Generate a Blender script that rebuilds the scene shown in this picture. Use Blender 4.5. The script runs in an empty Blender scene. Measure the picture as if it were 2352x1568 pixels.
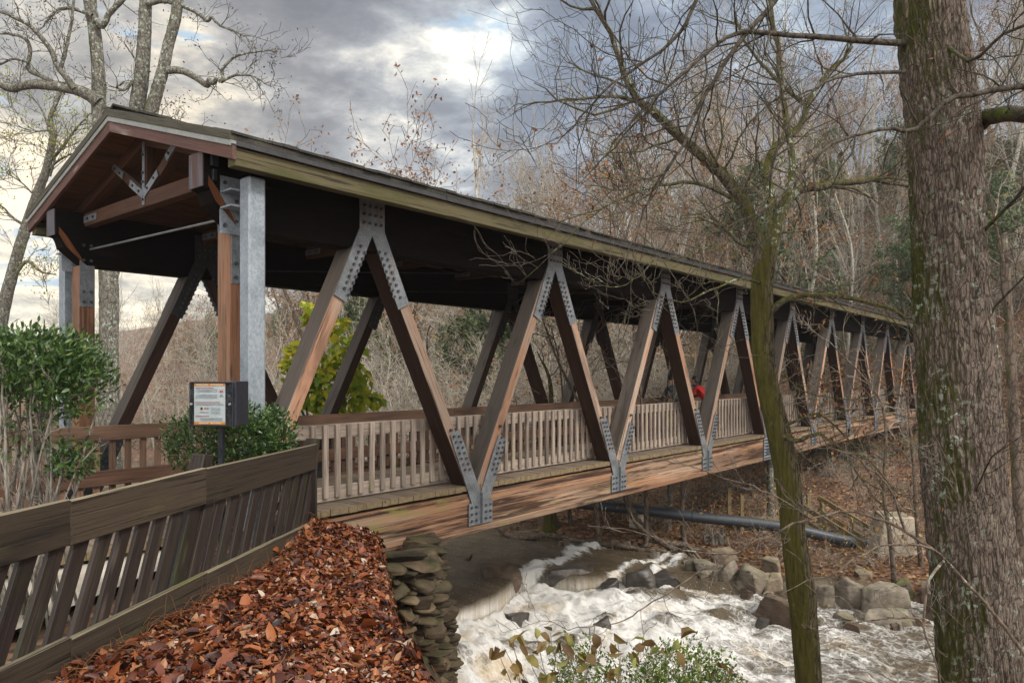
import bpy, bmesh, math, random
import numpy as np
from mathutils import Vector, Matrix
R = math.radians
C = bpy.context.scene.collection
SC = bpy.context.scene
# ------------------------------------------------------------------ camera
F_, HZ = 1670.0, 860.0                        # focal length and horizon row of a 2352 x 1568 frame
cam_d = bpy.data.cameras.new('camera'); cam = bpy.data.objects.new('camera', cam_d); C.objects.link(cam)
cam.location = (0, 0, 0); cam.rotation_euler = (R(90), 0, 0)
cam_d.sensor_width = 36; cam_d.lens = F_/2352*36; cam_d.shift_y = (HZ-784)/2352
cam_d.clip_start = 0.1; cam_d.clip_end = 2000
SC.camera = cam
# ------------------------------------------------------------------ node helper
class NT:
    def __init__(s, tree): s.t = tree; s.n = tree.nodes; s.l = tree.links
    def new(s, typ, **kw):
        nd = s.n.new(typ)
        for k, v in kw.items(): setattr(nd, k, v)
        return nd
    def put(s, sock, v):
        if isinstance(v, bpy.types.NodeSocket): s.l.new(v, sock)
        elif v is not None:
            if sock.type == 'RGBA' and len(v) == 3: v = (*v, 1)
            sock.default_value = v
    def math(s, op, a, b=None, c=None, clamp=False):
        m = s.new('ShaderNodeMath', operation=op, use_clamp=clamp)
        for i, v in enumerate((a, b, c)):
            if v is not None: s.put(m.inputs[i], v)
        return m.outputs[0]
    def vmath(s, op, a, b=None):
        m = s.new('ShaderNodeVectorMath', operation=op)
        s.put(m.inputs[0], a)
        if b is not None: s.put(m.inputs[1], b)
        return m.outputs['Value'] if op in ('DOT_PRODUCT', 'LENGTH') else m.outputs[0]
    def mix(s, f, a, b, mode='MIX'):
        m = s.new('ShaderNodeMix', data_type='RGBA', blend_type=mode)
        s.put(m.inputs[0], f); s.put(m.inputs[6], a); s.put(m.inputs[7], b)
        return m.outputs[2]
    def ramp(s, f, stops, interp='LINEAR'):
        r = s.new('ShaderNodeValToRGB'); r.color_ramp.interpolation = interp
        e = r.color_ramp.elements
        while len(e) < len(stops): e.new(0.5)
        for el, (p, col) in zip(e, stops):
            el.position = p; el.color = (*col, 1) if len(col) == 3 else col
        s.put(r.inputs[0], f); return r.outputs[0]
    def rng(s, v, a, b, c=0.0, d=1.0, smooth=False):
        m = s.new('ShaderNodeMapRange', interpolation_type='SMOOTHSTEP' if smooth else 'LINEAR')
        for i, x in enumerate((v, a, b, c, d)): s.put(m.inputs[i], x)
        return m.outputs[0]
    def mapping(s, v, scale=(1, 1, 1), rot=(0, 0, 0), loc=(0, 0, 0)):
        m = s.new('ShaderNodeMapping'); s.put(m.inputs['Vector'], v)
        m.inputs['Scale'].default_value = scale; m.inputs['Rotation'].default_value = rot; m.inputs['Location'].default_value = loc
        return m.outputs[0]
    def noise(s, v, scale, detail=4, rough=0.55, dist=0.0, out=0):
        m = s.new('ShaderNodeTexNoise'); s.put(m.inputs['Vector'], v)
        m.inputs['Scale'].default_value = scale; m.inputs['Detail'].default_value = detail
        m.inputs['Roughness'].default_value = rough; m.inputs['Distortion'].default_value = dist
        return m.outputs[out]
    def voro(s, v, scale, feature='F1', out=0, rand=1.0):
        m = s.new('ShaderNodeTexVoronoi', feature=feature); s.put(m.inputs['Vector'], v)
        m.inputs['Scale'].default_value = scale; m.inputs['Randomness'].default_value = rand
        return m.outputs[out]
    def attr(s, name, out='Vector'):
        return s.new('ShaderNodeAttribute', attribute_name=name).outputs[out]
def px_dir(px, py):
    v = Vector(((px-1176)/F_, 1.0, (HZ-py)/F_)); return v.normalized()
# ------------------------------------------------------------------ sky and sun
SUN_EL, SUN_AZ = R(42), R(128)                # the soft daylight comes from behind the camera, to its right
w = bpy.data.worlds.new('World'); SC.world = w; w.use_nodes = True
def build_world():
    N = NT(w.node_tree); N.n.clear()
    out = N.new('ShaderNodeOutputWorld'); bg = N.new('ShaderNodeBackground')
    N.l.new(bg.outputs[0], out.inputs[0])
    sky = N.new('ShaderNodeTexSky', sky_type='NISHITA'); sky.sun_disc = False
    sky.sun_elevation = SUN_EL; sky.sun_rotation = SUN_AZ
    clear = N.vmath('SCALE', sky.outputs[0]); clear.node.inputs['Scale'].default_value = 0.10
    d = N.new('ShaderNodeTexCoord').outputs['Generated']
    sp = N.new('ShaderNodeSeparateXYZ'); N.put(sp.inputs[0], d)
    zz = N.math('ADD', N.math('MAXIMUM', sp.outputs[2], 0.0), 0.30)
    cb = N.new('ShaderNodeCombineXYZ')
    N.put(cb.inputs[0], N.math('DIVIDE', sp.outputs[0], zz)); N.put(cb.inputs[1], N.math('DIVIDE', sp.outputs[1], zz)); N.put(cb.inputs[2], N.math('MULTIPLY', sp.outputs[2], 2.0))
    p = cb.outputs[0]
    n1 = N.noise(p, 2.6, 10, 0.62, 0.25)
    n2 = N.noise(N.mapping(p, loc=(5.3, 2.1, 0.7)), 8.5, 9, 0.64, 0.35)
    def field(blobs):
        tot = None
        for px, py, rad, wt in blobs:
            v = px_dir(px, py); k = 1.0/(1-math.cos(rad/F_))
            e = N.math('EXPONENT', N.math('MULTIPLY', N.math('SUBTRACT', N.vmath('DOT_PRODUCT', d, tuple(v)), 1.0), k))
            e = N.math('MULTIPLY', e, wt); tot = e if tot is None else N.math('ADD', tot, e)
        return tot
    lum = field([(120, 360, 300, .27), (420, 250, 190, .20), (200, 620, 260, .25), (1050, 170, 170, .26), (1130, 70, 110, .14), (830, 290, 130, .24), (960, 330, 120, .15),
                 (690, 150, 190, -.17), (560, 60, 170, -.10), (850, 60, 130, -.16), (380, 40, 160, -.08), (1340, 260, 170, -.12), (1300, 130, 130, -.08), (1160, 330, 110, -.13), (760, 330, 60, -.12), (700, 250, 90, -.10),
                 (1000, 245, 60, -.16), (60, 420, 90, -.12), (1900, 0, 260, -.05), (2250, 80, 260, -.10), (1250, 380, 130, -.10)])
    dens = N.math('ADD', N.math('ADD', N.math('MULTIPLY', N.math('SUBTRACT', n1, 0.5), 1.55), N.math('MULTIPLY', N.math('SUBTRACT', n2, 0.5), 1.0)), N.math('ADD', lum, 0.395))
    cloud = N.ramp(dens, [(0.0, (.12, .122, .135)), (.28, (.17, .175, .19)), (.48, (.28, .29, .305)), (.62, (.46, .46, .44)), (.76, (.72, .69, .61)), (.92, (.90, .84, .70))])
    warm = field([(150, 460, 460, 1.0), (450, 230, 280, .40), (950, 240, 260, .12)])
    cloud = N.mix(N.math('MULTIPLY', warm, .8, clamp=True), cloud, N.mix(1.0, cloud, (1.10, .94, .72), 'MULTIPLY'))
    blue = field([(1330, 200, 230, .7), (1950, 60, 480, .8)])
    cloud = N.mix(N.math('MULTIPLY', blue, .6, clamp=True), cloud, N.mix(1.0, cloud, (.70, .93, 1.22), 'MULTIPLY'))
    hole = N.rng(N.noise(N.mapping(p, loc=(1.7, 8.2, 0)), 3.4, 6, .58, .4), .56, .66, smooth=True)
    hole = N.math('MULTIPLY', hole, N.math('MULTIPLY', N.rng(dens, .45, .62), .8), clamp=True)
    col = N.mix(hole, cloud, (.22, .36, .50))
    col = N.mix(.12, col, clear)
    # thin overcast overhead and behind the camera: brighter and even
    back = N.rng(N.math('SUBTRACT', sp.outputs[2], N.math('MULTIPLY', sp.outputs[1], .9)), -.15, .7, smooth=True)
    col = N.mix(back, col, (1.05, 1.03, .99))
    col = N.mix(N.rng(sp.outputs[2], -.02, -.2), col, (.16, .14, .12))
    N.put(bg.inputs[0], col); bg.inputs[1].default_value = 1.0
build_world()
sun_d = bpy.data.lights.new('sun', 'SUN'); sun_d.energy = 1.5; sun_d.angle = R(12); sun_d.color = (1, .92, .81)
sun = bpy.data.objects.new('sun', sun_d); C.objects.link(sun)
sun.rotation_euler = (-Vector((math.sin(SUN_AZ)*math.cos(SUN_EL), math.cos(SUN_AZ)*math.cos(SUN_EL), math.sin(SUN_EL)))).to_track_quat('-Z', 'Y').to_euler()
SC.view_settings.view_transform = 'Standard'; SC.view_settings.look = 'None'; SC.view_settings.gamma = 1
SC.view_settings.exposure = 0.84
SC.cycles.max_bounces = 6; SC.cycles.diffuse_bounces = 3; SC.cycles.use_adaptive_sampling = True
# ------------------------------------------------------------------ numeric helpers
def PX(px, py, Y): return np.array(((px-1176)/F_*Y, Y, (HZ-py)/F_*Y))
def _h(i, j, k):
    n = (i.astype(np.int64)*374761393 + j.astype(np.int64)*668265263 + k.astype(np.int64)*1274126177) & 0xffffffff
    n = ((n ^ (n >> 13))*1274126177) & 0xffffffff
    n = ((n ^ (n >> 16))*2246822519) & 0xffffffff
    return ((n ^ (n >> 15)) & 0xffffff)/float(0xffffff)
def vnoise(x, y, z=0.0):
    x = np.asarray(x, float); y = np.asarray(y, float) + 0*x; z = np.asarray(z, float) + 0*x
    i, j, k = np.floor(x), np.floor(y), np.floor(z); u, v, t = x-i, y-j, z-k
    u, v, t = (q*q*(3-2*q) for q in (u, v, t)); r = 0
    for a in (0, 1):
        for b in (0, 1):
            for c in (0, 1):
                r = r + _h(i+a, j+b, k+c)*(u if a else 1-u)*(v if b else 1-v)*(t if c else 1-t)
    return r
def fbm(x, y, z=0.0, o=4):
    s, a, f = 0, .5, 1.0
    for q in range(o): s = s + a*vnoise(np.asarray(x)*f+7*q, np.asarray(y)*f+3*q, np.asarray(z)*f); a *= .5; f *= 2.03
    return s
def sst(a, b, x):
    t = np.clip((x-a)/(b-a), 0, 1); return t*t*(3-2*t)
# ------------------------------------------------------------------ object helpers
def tag(o, label=None, cat=None, group=None, kind=None):
    for k, v in (('label', label), ('category', cat), ('group', group), ('kind', kind)):
        if v: o[k] = v
    return o
def thing(name, label, cat, loc=(0, 0, 0), group=None):
    o = bpy.data.objects.new(name, None); C.objects.link(o); o.location = loc; o.empty_display_size = .2
    return tag(o, label, cat, group)
def wloc(o):
    v = Vector((0, 0, 0))
    while o is not None: v = v + o.location; o = o.parent
    return v
def mesh_np(name, V, F, mats, parent=None, attrs=None, smooth=False, midx=None):
    """V (n,3); F list of arrays (m,k); one linked mesh object"""
    V = np.asarray(V, np.float32)
    if parent is not None: V = V - np.array(wloc(parent), np.float32)
    if not isinstance(F, (list, tuple)): F = [F]
    F = [np.asarray(f, np.int32) for f in F if len(f)]
    me = bpy.data.meshes.new(name)
    me.vertices.add(len(V)); me.vertices.foreach_set('co', V.ravel())
    loops = np.concatenate([f.ravel() for f in F]); tot = np.concatenate([np.full(len(f), f.shape[1], np.int32) for f in F])
    me.loops.add(len(loops)); me.loops.foreach_set('vertex_index', loops)
    me.polygons.add(len(tot)); me.polygons.foreach_set('loop_start', np.concatenate(([0], np.cumsum(tot)[:-1])).astype(np.int32)); 
    for m in (mats if isinstance(mats, (list, tuple)) else [mats]): me.materials.append(m)
    if midx is not None: me.polygons.foreach_set('material_index', np.asarray(midx, np.int32))
    me.update(calc_edges=True)
    for k, a in (attrs or {}).items():
        a = np.asarray(a, np.float32)
        at = me.attributes.new(k, 'FLOAT' if a.ndim == 1 else 'FLOAT_VECTOR', 'POINT')
        at.data.foreach_set('value' if a.ndim == 1 else 'vector', a.ravel())
    if smooth: me.polygons.foreach_set('use_smooth', np.ones(len(tot), bool))
    me.validate()
    o = bpy.data.objects.new(name, me); C.objects.link(o)
    if parent is not None: o.parent = parent
    return o
RG = random.Random(7)
class MB:
    """collects boxes, bars and prisms into one mesh; gc = coordinates along the grain"""
    def __init__(s): s.v = []; s.f = []; s.g = []; s.m = []
    def _add(s, vs, fs, gs, m=0):
        b = len(s.v); s.v += [tuple(x) for x in vs]; s.g += gs
        for f in fs: s.f.append(tuple(b+i for i in f)); s.m.append(m)
    def box(s, c, ax, ay, az, sx, sy, sz, m=0):
        """centre, three unit axes (grain along ax), full sizes"""
        c, ax, ay, az = (np.asarray(q, float) for q in (c, ax, ay, az)); off = (RG.uniform(0, 50), RG.uniform(0, 50), RG.uniform(0, 50))
        vs, gs = [], []
        for i in (-.5, .5):
            for j in (-.5, .5):
                for k in (-.5, .5):
                    vs.append(c+ax*i*sx+ay*j*sy+az*k*sz); gs.append((i*sx+off[0], j*sy+off[1], k*sz+off[2]))
        fs = [(0, 1, 3, 2), (4, 6, 7, 5), (0, 4, 5, 1), (2, 3, 7, 6), (0, 2, 6, 4), (1, 5, 7, 3)]
        if np.dot(np.cross(ax, ay), az) < 0: fs = [f[::-1] for f in fs]
        s._add(vs, fs, gs, m); return s
    def beam(s, p0, p1, side, wid, thick, m=0):
        """bar from p0 to p1; `side` = rough direction of `thick`; wid = the other cross size"""
        p0, p1, side = (np.asarray(q, float) for q in (p0, p1, side)); ax = p1-p0; L = np.linalg.norm(ax); ax /= L
        az = side-ax*np.dot(side, ax); az /= np.linalg.norm(az); ay = np.cross(az, ax)
        return s.box((p0+p1)/2, ax, ay, az, L, wid, thick, m)
    def prism(s, pts, off, m=0, grain=None):
        """flat polygon pts extruded by vector off"""
        pts = [np.asarray(q, float) for q in pts]; off = np.asarray(off, float); n = len(pts); o = np.array((RG.uniform(0, 50), RG.uniform(0, 50), RG.uniform(0, 50)))
        g = np.asarray(grain if grain is not None else (pts[1]-pts[0]), float); g = g/np.linalg.norm(g)
        h = off/np.linalg.norm(off); k = np.cross(g, h)
        al = pts + [p+off for p in pts]; gs = [tuple(np.array((np.dot(p-pts[0], g), np.dot(p-pts[0], k), np.dot(p-pts[0], h)))+o) for p in al]
        nrm = sum((np.cross(pts[i]-pts[0], pts[(i+1) % n]-pts[0]) for i in range(n)), np.zeros(3))
        fs = [tuple(range(n)), tuple(range(2*n-1, n-1, -1))] + [(i, i+n, (i+1) % n+n, (i+1) % n) for i in range(n)]
        if np.dot(nrm, off) > 0: fs = [f[::-1] for f in fs]
        s._add(al, fs, gs, m); return s
    def cyl(s, p0, p1, r0, r1=None, n=10, m=0, cap=True):
        p0, p1 = np.asarray(p0, float), np.asarray(p1, float); r1 = r0 if r1 is None else r1
        ax = p1-p0; L = np.linalg.norm(ax); ax /= L; u = np.cross(ax, (0, 0, 1) if abs(ax[2]) < .9 else (1, 0, 0)); u /= np.linalg.norm(u); v = np.cross(ax, u)
        vs, gs = [], []
        for q, (p, r) in enumerate(((p0, r0), (p1, r1))):
            for i in range(n):
                a = 2*math.pi*i/n; vs.append(p+(u*math.cos(a)+v*math.sin(a))*r); gs.append((q*L, math.cos(a)*r, math.sin(a)*r))
        fs = [(i, (i+1) % n, (i+1) % n+n, i+n) for i in range(n)]
        if cap: fs += [tuple(range(n-1, -1, -1)), tuple(range(n, 2*n))]
        s._add(vs, fs, gs, m); return s
    def build(s, name, mats, parent=None, bevel=0.0, smooth=False):
        me = bpy.data.meshes.new(name); V = np.array(s.v, float)
        if parent is not None: V = V - np.array(wloc(parent))
        me.from_pydata(V.tolist(), [], s.f)
        for m in (mats if isinstance(mats, (list, tuple)) else [mats]): me.materials.append(m)
        me.polygons.foreach_set('material_index', s.m)
        at = me.attributes.new('gc', 'FLOAT_VECTOR', 'POINT'); at.data.foreach_set('vector', np.array(s.g, np.float32).ravel())
        if smooth: me.polygons.foreach_set('use_smooth', [True]*len(s.f))
        me.update()
        o = bpy.data.objects.new(name, me); C.objects.link(o)
        if parent is not None: o.parent = parent
        if bevel:
            b = o.modifiers.new('edge', 'BEVEL'); b.width = bevel; b.segments = 1; b.limit_method = 'ANGLE'; b.angle_limit = R(40)
        return o
def copy_part(src, parent, name=None):
    c = src.copy(); C.objects.link(c); c.parent = parent
    if name: c.name = name
    return c
# ------------------------------------------------------------------ materials
def mat(name):
    m = bpy.data.materials.new(name); m.use_nodes = True; N = NT(m.node_tree); b = N.n['Principled BSDF']
    return m, N, b
def bump(N, b, h, strength=.4, dist=.01):
    bp = N.new('ShaderNodeBump'); bp.inputs['Strength'].default_value = strength; bp.inputs['Distance'].default_value = dist
    N.put(bp.inputs['Height'], h); N.l.new(bp.outputs[0], b.inputs['Normal'])
def wood(name, dark, light, stain=(.03, .02, .015), stain_amt=.35, moss=0.0, moss_col=(.13, .14, .03), rough=.75, spec=.3, bumps=.5, warm=None, warm_amt=0.0, streak=1.0, lam=0.0):
    m, N, b = mat(name); gc = N.attr('gc')
    rnd = N.new('ShaderNodeObjectInfo').outputs['Random']
    off = N.new('ShaderNodeCombineXYZ'); N.put(off.inputs[0], N.math('MULTIPLY', rnd, 37.0)); N.put(off.inputs[1], N.math('MULTIPLY', rnd, 11.0))
    gc = N.vmath('ADD', gc, off.outputs[0])
    n1 = N.noise(N.mapping(gc, (.9, 16, 16)), 1.6, 5, .6, .8)
    n2 = N.noise(N.mapping(gc, (2.2, 95, 95)), 1.6, 4, .7)
    f = N.math('ADD', N.math('MULTIPLY', n1, .65), N.math('MULTIPLY', n2, .5*streak))
    col = N.ramp(f, [(.34, dark), (.64, light)])
    big = N.noise(N.mapping(gc, (.30, 7, 7) if lam else (.55, 3.2, 3.2)), 1.3, 4, .62, .5)
    if lam:
        sz = N.new('ShaderNodeSeparateXYZ'); N.put(sz.inputs[0], gc); q = N.math('DIVIDE', sz.outputs[2], lam); fl = N.math('FLOOR', q); fr = N.math('FRACT', q)
        wn = N.new('ShaderNodeTexWhiteNoise', noise_dimensions='1D'); N.put(wn.inputs['W'], fl); col = N.mix(1.0, col, N.ramp(wn.outputs[0], [(0, (.55, .5, .48)), (1, (1.25, 1.2, 1.15))]), 'MULTIPLY')
        col = N.mix(N.rng(fr, .0, .05, .75, 0), col, stain)
    if warm: col = N.mix(N.math('MULTIPLY', N.rng(N.noise(N.mapping(gc, (.35, 2.2, 2.2), loc=(9, 3, 1)), 1.2, 3, .6), .42, .62, smooth=True), warm_amt), col, N.mix(1.0, col, warm, 'MULTIPLY'))
    col = N.mix(N.math('MULTIPLY', N.rng(big, .45 if lam else .5, .60 if lam else .68, smooth=True), stain_amt), col, stain)
    if streak > 1.3:
        dk = N.noise(N.mapping(gc, (.45, 22, 22), loc=(6, 1, 8)), 1.5, 5, .66, .6); col = N.mix(N.rng(dk, .53, .64, 0, .85, smooth=True), col, tuple(q*.8 for q in stain))
        lt = N.noise(N.mapping(gc, (.7, 30, 30), loc=(1, 9, 4)), 1.5, 5, .66, .6); col = N.mix(N.rng(lt, .55, .70, 0, .55, smooth=True), col, tuple(min(1, q*1.5) for q in light))
    kn = N.rng(N.voro(N.mapping(gc, (1.1, 5.5, 5.5)), 1.0), .05, .15)
    col = N.mix(N.math('MULTIPLY', N.math('SUBTRACT', 1.0, kn), .7), col, stain)
    if moss:
        mo = N.rng(N.noise(N.mapping(gc, (.8, 3, 3), loc=(4, 7, 2)), 1.4, 6, .65), .60-.3*moss, .78-.3*moss, smooth=True)
        col = N.mix(N.math('MULTIPLY', mo, .85), col, N.mix(n1, moss_col, tuple(min(1, q*1.6) for q in moss_col)))
    vr = N.rng(rnd, 0, 1, .74, 1.18); cv = N.new('ShaderNodeCombineXYZ'); [N.put(cv.inputs[q_], vr) for q_ in range(3)]; col = N.mix(1.0, col, cv.outputs[0], 'MULTIPLY')
    N.put(b.inputs['Base Color'], col); b.inputs['Roughness'].default_value = rough; b.inputs['Specular IOR Level'].default_value = spec
    crack = N.rng(N.noise(N.mapping(gc, (.7, 40, 40), loc=(2, 2, 2)), 1.5, 2, .5), .33, .42)
    bump(N, b, N.math('ADD', N.math('MULTIPLY', f, .7), N.math('MULTIPLY', crack, .6)), bumps, .006)
    return m
M = {}
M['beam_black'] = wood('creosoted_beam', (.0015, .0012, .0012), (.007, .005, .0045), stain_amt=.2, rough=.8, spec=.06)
M['beam_low'] = wood('weathered_glulam', (.06, .040, .028), (.29, .205, .145), stain=(.022, .010, .006), stain_amt=.92, warm=(1.0, .64, .42), warm_amt=.55, moss=.14, streak=1.6, lam=.115)
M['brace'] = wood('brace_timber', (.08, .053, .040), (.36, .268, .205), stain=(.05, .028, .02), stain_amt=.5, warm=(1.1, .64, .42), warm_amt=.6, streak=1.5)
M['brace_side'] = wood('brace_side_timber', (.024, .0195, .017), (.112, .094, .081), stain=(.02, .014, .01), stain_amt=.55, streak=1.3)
M['brace_dark'] = wood('brace_timber_dark', (.008, .004, .003), (.045, .02, .012), stain=(.008, .005, .004), stain_amt=.5)
M['post'] = wood('post_timber', (.07, .036, .022), (.28, .17, .11), stain=(.05, .022, .014), stain_amt=.45, warm=(1.1, .66, .45), warm_amt=.5, streak=1.5)
M['rail_grey'] = wood('railing_timber', (.075, .056, .045), (.34, .28, .235), stain=(.045, .032, .025), stain_amt=.45, moss=.1, moss_col=(.2, .19, .09))
M['rail_dark'] = wood('railing_dark', (.03, .015, .01), (.12, .062, .04), stain_amt=.4)
M['rail_brown'] = wood('approach_rail', (.04, .022, .015), (.17, .10, .066), stain_amt=.3)
M['deck'] = wood('deck_planks', (.08, .058, .043), (.25, .195, .15), stain_amt=.3, moss=.12, moss_col=(.2, .18, .08))
M['deck_end'] = wood('deck_edge', (.11, .078, .042), (.28, .21, .12), stain_amt=.4, moss=.12, moss_col=(.14, .13, .05))
M['fascia'] = wood('mossy_fascia', (.028, .024, .012), (.115, .098, .052), stain=(.025, .02, .011), stain_amt=.5, moss=.42, moss_col=(.052, .052, .016), streak=1.4)
M['rake'] = wood('painted_rake', (.055, .027, .021), (.145, .074, .06), stain=(.4, .34, .31), stain_amt=.45)
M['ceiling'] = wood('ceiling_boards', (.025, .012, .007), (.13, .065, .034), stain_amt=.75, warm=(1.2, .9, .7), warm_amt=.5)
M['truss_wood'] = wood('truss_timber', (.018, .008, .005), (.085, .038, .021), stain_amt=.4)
M['fence'] = wood('fence_board', (.006, .0045, .0035), (.047, .034, .023), stain=(.008, .006, .005), stain_amt=.55, moss=.12, moss_col=(.05, .044, .02), rough=.7, bumps=.9, streak=1.6)
M['picket'] = wood('fence_picket', (.008, .006, .005), (.032, .023, .020), stain=(.10, .085, .07), stain_amt=.2, moss=.26, moss_col=(.028, .036, .012), rough=.55, bumps=.6)
M['chord_end'] = wood('chord_end_grain', (.03, .028, .034), (.15, .14, .165), stain=(.09, .032, .015), stain_amt=.7)
M['chord_burn'] = wood('charred_orange', (.02, .008, .004), (.19, .065, .02), stain_amt=.6)
M['stair'] = wood('stair_timber', (.085, .062, .03), (.26, .20, .105), stain_amt=.3, moss=.1)
def metal(name, a, b_, rough=.45, met=.75, rust=0.0, scale=9.0):
    m, N, b = mat(name); co = N.new('ShaderNodeTexCoord').outputs['Object']
    sp = N.voro(N.mapping(co, (1, 1, .55)), scale*7.5, out=1); sx = N.new('ShaderNodeSeparateColor'); N.put(sx.inputs[0], sp)
    n = N.noise(co, scale*.5, 6, .6)
    f = N.math('ADD', N.math('MULTIPLY', sx.outputs[0], .22), N.math('MULTIPLY', n, .75))
    col = N.ramp(f, [(.25, a), (.8, b_)])
    if rust: col = N.mix(N.math('MULTIPLY', N.rng(N.noise(N.mapping(co, (6, 6, 1.2)), 1.5, 5, .6), .52, .7), rust), col, (.14, .06, .025))
    N.put(b.inputs['Base Color'], col); b.inputs['Metallic'].default_value = met; N.put(b.inputs['Roughness'], N.rng(n, .3, .7, rough-.1, rough+.15))
    return m
M['galv'] = metal('galvanized_steel', (.17, .205, .245), (.40, .45, .50), .5, .35)
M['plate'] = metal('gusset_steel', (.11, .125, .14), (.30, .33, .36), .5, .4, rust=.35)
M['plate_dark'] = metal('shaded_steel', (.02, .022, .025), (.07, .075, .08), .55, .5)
M['bolt'] = metal('bolt_steel', (.045, .05, .055), (.15, .16, .17), .45, .7)
M['drip'] = metal('drip_metal', (.035, .035, .04), (.08, .08, .085), .4, .4)
M['drip_light'] = metal('edge_metal', (.17, .18, .18), (.36, .37, .34), .45, .1)
M['black_paint'] = metal('black_sign_paint', (.012, .014, .02), (.035, .04, .055), .35, .1)
def shingle_mat():
    m, N, b = mat('shingles'); co = N.new('ShaderNodeTexCoord').outputs['Object']
    n = N.noise(co, 3, 6, .65); col = N.ramp(n, [(.3, (.018, .018, .015)), (.6, (.05, .047, .038)), (.8, (.075, .075, .04))])
    N.put(b.inputs['Base Color'], col); b.inputs['Roughness'].default_value = .9; bump(N, b, N.noise(co, 60, 3), .8, .02); return m
M['shingle'] = shingle_mat()
M['rake_edge'] = wood('rake_edge', (.025, .023, .016), (.085, .078, .055), moss=.2, moss_col=(.06, .065, .03))
def bark(name, dark, light, moss=0.0, moss_col=(.06, .075, .012), lichen=0.0, zs=.22, scale=9.0, side=(-1, 0, .2), furrow=.5):
    m, N, b = mat(name); tc = N.new('ShaderNodeTexCoord').outputs['Object']; co = N.mapping(tc, (1, 1, zs))
    rd = N.noise(co, scale, 6, .65, .2); wob = N.vmath('ADD', co, N.vmath('SCALE', N.noise(N.mapping(tc, (1, 1, .5)), 5, 4, .6, 0, 1))); wob.node.inputs[1].links[0].from_node.inputs['Scale'].default_value = .07
    v = N.voro(wob, scale*1.15, 'DISTANCE_TO_EDGE'); v2 = N.voro(N.mapping(wob, loc=(3, 3, 3)), scale*2.3, 'DISTANCE_TO_EDGE')
    f = N.math('MULTIPLY', rd, N.math('MULTIPLY', N.rng(v, 0, .13, 1-furrow, 1.1), N.rng(v2, 0, .10, 1-furrow*.6, 1.05)))
    col = N.ramp(f, [(.15, dark), (.65, light)])
    if moss:
        nrm = N.new('ShaderNodeNewGeometry').outputs['Normal']
        sd = N.math('MULTIPLY', N.vmath('DOT_PRODUCT', nrm, tuple(Vector(side).normalized())), .30)
        g = N.math('ADD', sd, N.noise(N.mapping(tc, (1, 1, .5)), 1.6, 6, .68))
        col = N.mix(N.rng(g, .82-.5*moss, 1.0-.5*moss, smooth=True), col, N.ramp(rd, [(.3, tuple(q*.45 for q in moss_col)), (.7, tuple(q*1.5 for q in moss_col))]))
    if lichen:
        li = N.math('MULTIPLY', N.rng(N.noise(tc, 14, 4, .7), .56, .60), N.rng(N.noise(N.mapping(tc, (1, 1, .6), loc=(3, 3, 3)), 1.3, 4, .6), .62-.35*lichen, .74-.35*lichen))
        col = N.mix(li, col, (.36, .42, .34))
    N.put(b.inputs['Base Color'], col); b.inputs['Roughness'].default_value = .88; b.inputs['Specular IOR Level'].default_value = .2
    bump(N, b, f, .8, .02); return m
M['bark_big'] = bark('furrowed_bark', (.045, .036, .029), (.205, .162, .132), moss=.27, moss_col=(.050, .052, .010), lichen=.40, zs=.22, scale=26, furrow=.75)
M['bark_moss'] = bark('mossy_bark', (.02, .016, .009), (.15, .125, .07), moss=.88, moss_col=(.072, .066, .015), lichen=.22, zs=.14, scale=26, furrow=.7)
M['bark_lichen'] = bark('lichened_bark', (.045, .04, .034), (.22, .205, .175), moss=.35, moss_col=(.08, .09, .03), lichen=.8, zs=.5, scale=12)
M['bark_grey'] = bark('grey_bark', (.10, .09, .075), (.38, .345, .30), lichen=.3, zs=.4, scale=7)
M['pale_bark'] = bark('pale_bark', (.17, .16, .135), (.50, .47, .41), lichen=.3, zs=.4, scale=6)
M['bark_brown'] = bark('brown_bark', (.035, .026, .02), (.17, .13, .10), lichen=.25, moss=.15, zs=.4, scale=7)
M['twig_pale'] = bark('pale_twigs', (.20, .175, .14), (.52, .475, .40), zs=1, scale=3)
M['twig_grey'] = bark('grey_twigs', (.17, .152, .125), (.45, .41, .35), zs=1, scale=3)
M['twig_brown'] = bark('brown_twigs', (.085, .068, .052), (.30, .25, .20), zs=1, scale=3)
M['twig_near'] = bark('near_twigs', (.045, .037, .029), (.19, .16, .13), zs=1, scale=6)
M['twig_dark'] = bark('dark_twigs', (.02, .017, .014), (.095, .08, .062), zs=1, scale=6, moss=.2)
def leafmat(name, stops, rough=.5, spec=.4, trans=.0, wet=0.0):
    m, N, b = mat(name); t = N.attr('tint', 'Fac'); col = N.ramp(t, stops)
    n = N.noise(N.new('ShaderNodeTexCoord').outputs['Object'], 40, 3, .6)
    col = N.mix(N.rng(n, .3, .75, 0, .45), col, N.mix(1.0, col, (.45, .42, .4), 'MULTIPLY'))
    N.put(b.inputs['Base Color'], col); b.inputs['Specular IOR Level'].default_value = spec
    N.put(b.inputs['Roughness'], N.rng(n, .3, .7, rough-.12, rough+.2))
    if trans:
        b.inputs['Transmission Weight'].default_value = 0
        tr = N.new('ShaderNodeBsdfTranslucent'); N.put(tr.inputs[0], col); mx = N.new('ShaderNodeMixShader'); mx.inputs[0].default_value = trans
        o = N.n['Material Output']; N.l.new(b.outputs[0], mx.inputs[1]); N.l.new(tr.outputs[0], mx.inputs[2]); N.l.new(mx.outputs[0], o.inputs[0])
    return m
M['litter'] = leafmat('fallen_leaf', [(0, (.014, .006, .005)), (.22, (.055, .014, .008)), (.45, (.145, .034, .011)), (.65, (.26, .070, .018)), (.80, (.31, .112, .034)), (.92, (.31, .17, .09)), (1, (.55, .47, .39))], .38, .42)
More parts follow.
